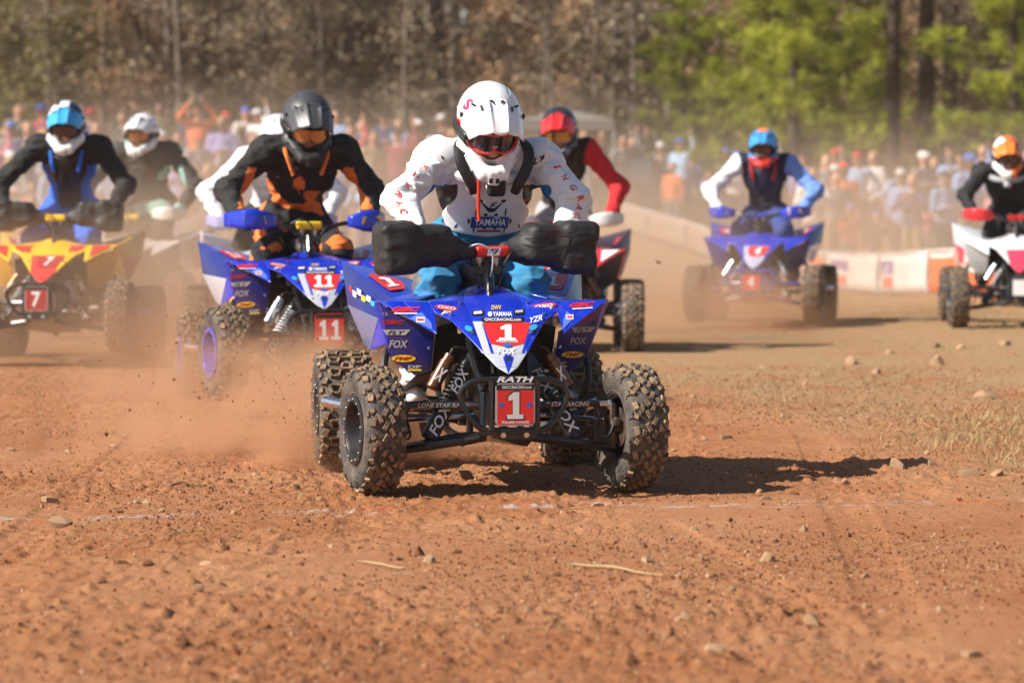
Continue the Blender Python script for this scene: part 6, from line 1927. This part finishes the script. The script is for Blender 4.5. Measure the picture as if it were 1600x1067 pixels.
def far_wood():
    rr = random.Random(5); rnd = np.random.RandomState(6)
    mb = MB()
    for i in range(360):
        Y = rr.uniform(103, 150); x = rr.uniform(-.27, .27) * Y; z = gh(x, Y); r_ = rr.uniform(.08, .22)
        mb.tube([(x, Y, z - .3), (x + rr.uniform(-.3, .3), Y, z + 4), (x + rr.uniform(-.8, .8), Y, z + 10)], [r_, r_ * .8, r_ * .3], 5)
    o = mb.build('far_wood', [BARK]); tag(o, 'mass of far bare trunks behind the wood', 'woods', kind='stuff')
    n = 42000
    Y = 101 + 50 * rnd.rand(n); x = (rnd.rand(n) * 2 - 1) * .28 * Y
    z = base_h(x, Y) + 11 * rnd.rand(n) ** 1.1
    kp = fbm2(x * .5, z * .6 + Y * .3, 8, 3) + .08 * rnd.randn(n) > .44
    c = np.stack([x, Y, z], -1)[kp]
    o = link('far_foliage', quads_mesh('far_foliage', leaf_quads(c, .30 * (.5 + rnd.rand(len(c))), rnd), LEAF_G))
    tag(o, 'brown haze of far leaves and twigs behind the wood', 'woods', kind='stuff')
far_wood()

# ---------------------------------------------------------------- flying dirt
def flying_dirt():
    rnd = np.random.RandomState(12)
    P = []; S = []
    def burst(px, py, Y, sx, sy, n, s0, s1):
        for _ in range(n):
            q = at(px + rnd.randn() * sx, py + rnd.randn() * sy, Y + rnd.randn() * .35)
            if q.z > .02: P.append(tuple(q)); S.append(s0 + (s1 - s0) * rnd.rand() ** 4)
    burst(470, 640, 14.0, 50, 50, 600, .0012, .007)
    burst(350, 590, 14.6, 100, 60, 420, .0012, .010)
    burst(515, 690, 13.9, 28, 26, 700, .001, .005)
    burst(480, 300, 15.6, 110, 90, 90, .0012, .004)
    burst(1010, 420, 23.0, 60, 70, 40, .003, .009)
    burst(640, 330, 14.5, 60, 80, 30, .0012, .003)
    burst(890, 720, 13.0, 50, 18, 60, .001, .004)
    for px, py, Y, s in ((792 - 520, 592, 14.2, .013), (203, 641, 14.0, .012), (165, 677, 14.0, .018), (316, 598, 14.5, .010), (355, 619, 14.4, .009), (247, 630, 14.2, .008), (385, 635, 14.5, .009), (432, 660, 14.0, .012), (1030, 410, 20.0, .018), (1026, 408, 16, .008)):
        P.append(tuple(at(px, py, Y))); S.append(s)
    o = bits_mesh('flying_dirt', np.array(P), np.array(S), rnd, [REDSTONE_M], np.zeros(len(P), int))
    tag(o, 'clods and crumbs of red dirt thrown into the air by the tyres', 'dirt', kind='stuff')
flying_dirt()

# ---------------------------------------------------------------- dust and haze
def dust_mat(nm, dens, nscale, thr=.35, col=(.80, .52, .34), power=1.0, det=5, aniso=.25):
    m = bpy.data.materials.new(nm); n, l = nodes_of(m)
    n.remove(n['Principled BSDF'])
    pv = n.new('ShaderNodeVolumePrincipled'); pv.inputs['Color'].default_value = (*col, 1); pv.inputs['Anisotropy'].default_value = aniso
    tc = n.new('ShaderNodeTexCoord'); geo = n.new('ShaderNodeNewGeometry')
    ln = n.new('ShaderNodeVectorMath'); ln.operation = 'LENGTH'; l.new(tc.outputs['Object'], ln.inputs[0])
    mr = n.new('ShaderNodeMapRange'); mr.interpolation_type = 'SMOOTHSTEP'; mr.inputs['From Min'].default_value = 1.0; mr.inputs['From Max'].default_value = .15; l.new(ln.outputs['Value'], mr.inputs['Value'])
    nz = n.new('ShaderNodeTexNoise'); nz.inputs['Scale'].default_value = nscale; nz.inputs['Detail'].default_value = det; nz.inputs['Roughness'].default_value = .55; l.new(geo.outputs['Position'], nz.inputs['Vector'])
    m2 = n.new('ShaderNodeMapRange'); m2.inputs['From Min'].default_value = thr; m2.inputs['From Max'].default_value = thr + .35; l.new(nz.outputs['Fac'], m2.inputs['Value'])
    mu = n.new('ShaderNodeMath'); mu.operation = 'MULTIPLY'; l.new(mr.outputs[0], mu.inputs[0]); l.new(m2.outputs[0], mu.inputs[1])
    m3 = n.new('ShaderNodeMath'); m3.operation = 'MULTIPLY'; m3.inputs[1].default_value = dens; l.new(mu.outputs[0], m3.inputs[0])
    l.new(m3.outputs[0], pv.inputs['Density']); l.new(pv.outputs[0], n['Material Output'].inputs['Volume'])
    return m
def dust_cloud(c, rad, dens, label, nscale=1.6, thr=.35, rot=0.0, col=(.80, .52, .34)):
    mb = MB(); mb.add(ICO[3][0], ICO[3][1])
    o = mb.build('dust_cloud', dust_mat('dust_volume', dens, nscale, thr, col), None, loc=c, rot=(0, 0, rot))
    o.scale = rad
    tag(o, label, 'dust', kind='stuff')
RC = (.86, .55, .34)
dust_cloud((-.98, 14.6, .14), (1.2, 1.35, .50), 9.0, 'orange dust plume thrown up by the lead quad\'s rear wheel', 3.2, .45, R(15), RC)
dust_cloud((-.72, 13.95, .08), (.52, .55, .36), 16.0, 'thick low puff of dust at the lead quad\'s rear tyre', 4.0, .33, 0, RC)
dust_cloud((-1.35, 17.6, .22), (1.8, 1.6, .64), 1.5, 'dust rolling round the wheels of the number 11 quad', 1.4, .36, 0, RC)
dust_cloud((-2.75, 22.6, .4), (2.3, 2.6, 1.02), 1.2, 'dust veil over the yellow and the white quad', .9, .33, 0, (.90, .66, .47))
dust_cloud((-2.2, 26.5, .8), (2.6, 3.0, 1.6), .38, 'tall dust cloud behind the yellow and the white quad', .7, .33, 0, (.90, .69, .52))
dust_cloud((1.15, 25.5, .5), (1.5, 2.4, 1.1), .6, 'dust trail between the red quad and the number 4 quad', .9, .36, 0, (.90, .66, .47))
dust_cloud((1.75, 27.3, .12), (1.6, 1.1, .50), 2.6, 'low dust at the front wheel of the number 4 quad', 1.5, .36, 0, RC)
dust_cloud((3.2, 31.0, .6), (1.8, 2.4, 1.2), .55, 'dust drifting behind the number 4 quad', .9, .36, 0, (.90, .66, .47))
dust_cloud((-1.5, 42.0, .7), (17, 13, 2.2), .055, 'broad veil of dust hanging before the crowd', .22, .25, 0, (.88, .72, .57))
dust_cloud((6.5, 42.0, .6), (7.5, 8.0, 1.8), .075, 'dust drifting before the crowd at the banner fence', .3, .25, 0, (.88, .70, .54))
mb = MB(); mb.box((0, 165, 14), (600, 372, 30.4))
hm_ = bpy.data.materials.new('haze_air'); n_, l_ = nodes_of(hm_); n_.remove(n_['Principled BSDF'])
pv = n_.new('ShaderNodeVolumePrincipled'); pv.inputs['Color'].default_value = (.88, .80, .70, 1); pv.inputs['Density'].default_value = .0005; pv.inputs['Anisotropy'].default_value = .3
l_.new(pv.outputs[0], n_['Material Output'].inputs['Volume'])
hz = mb.build('haze', hm_, smooth=False); tag(hz, 'thin dusty haze in the air over the field', 'haze', kind='stuff')
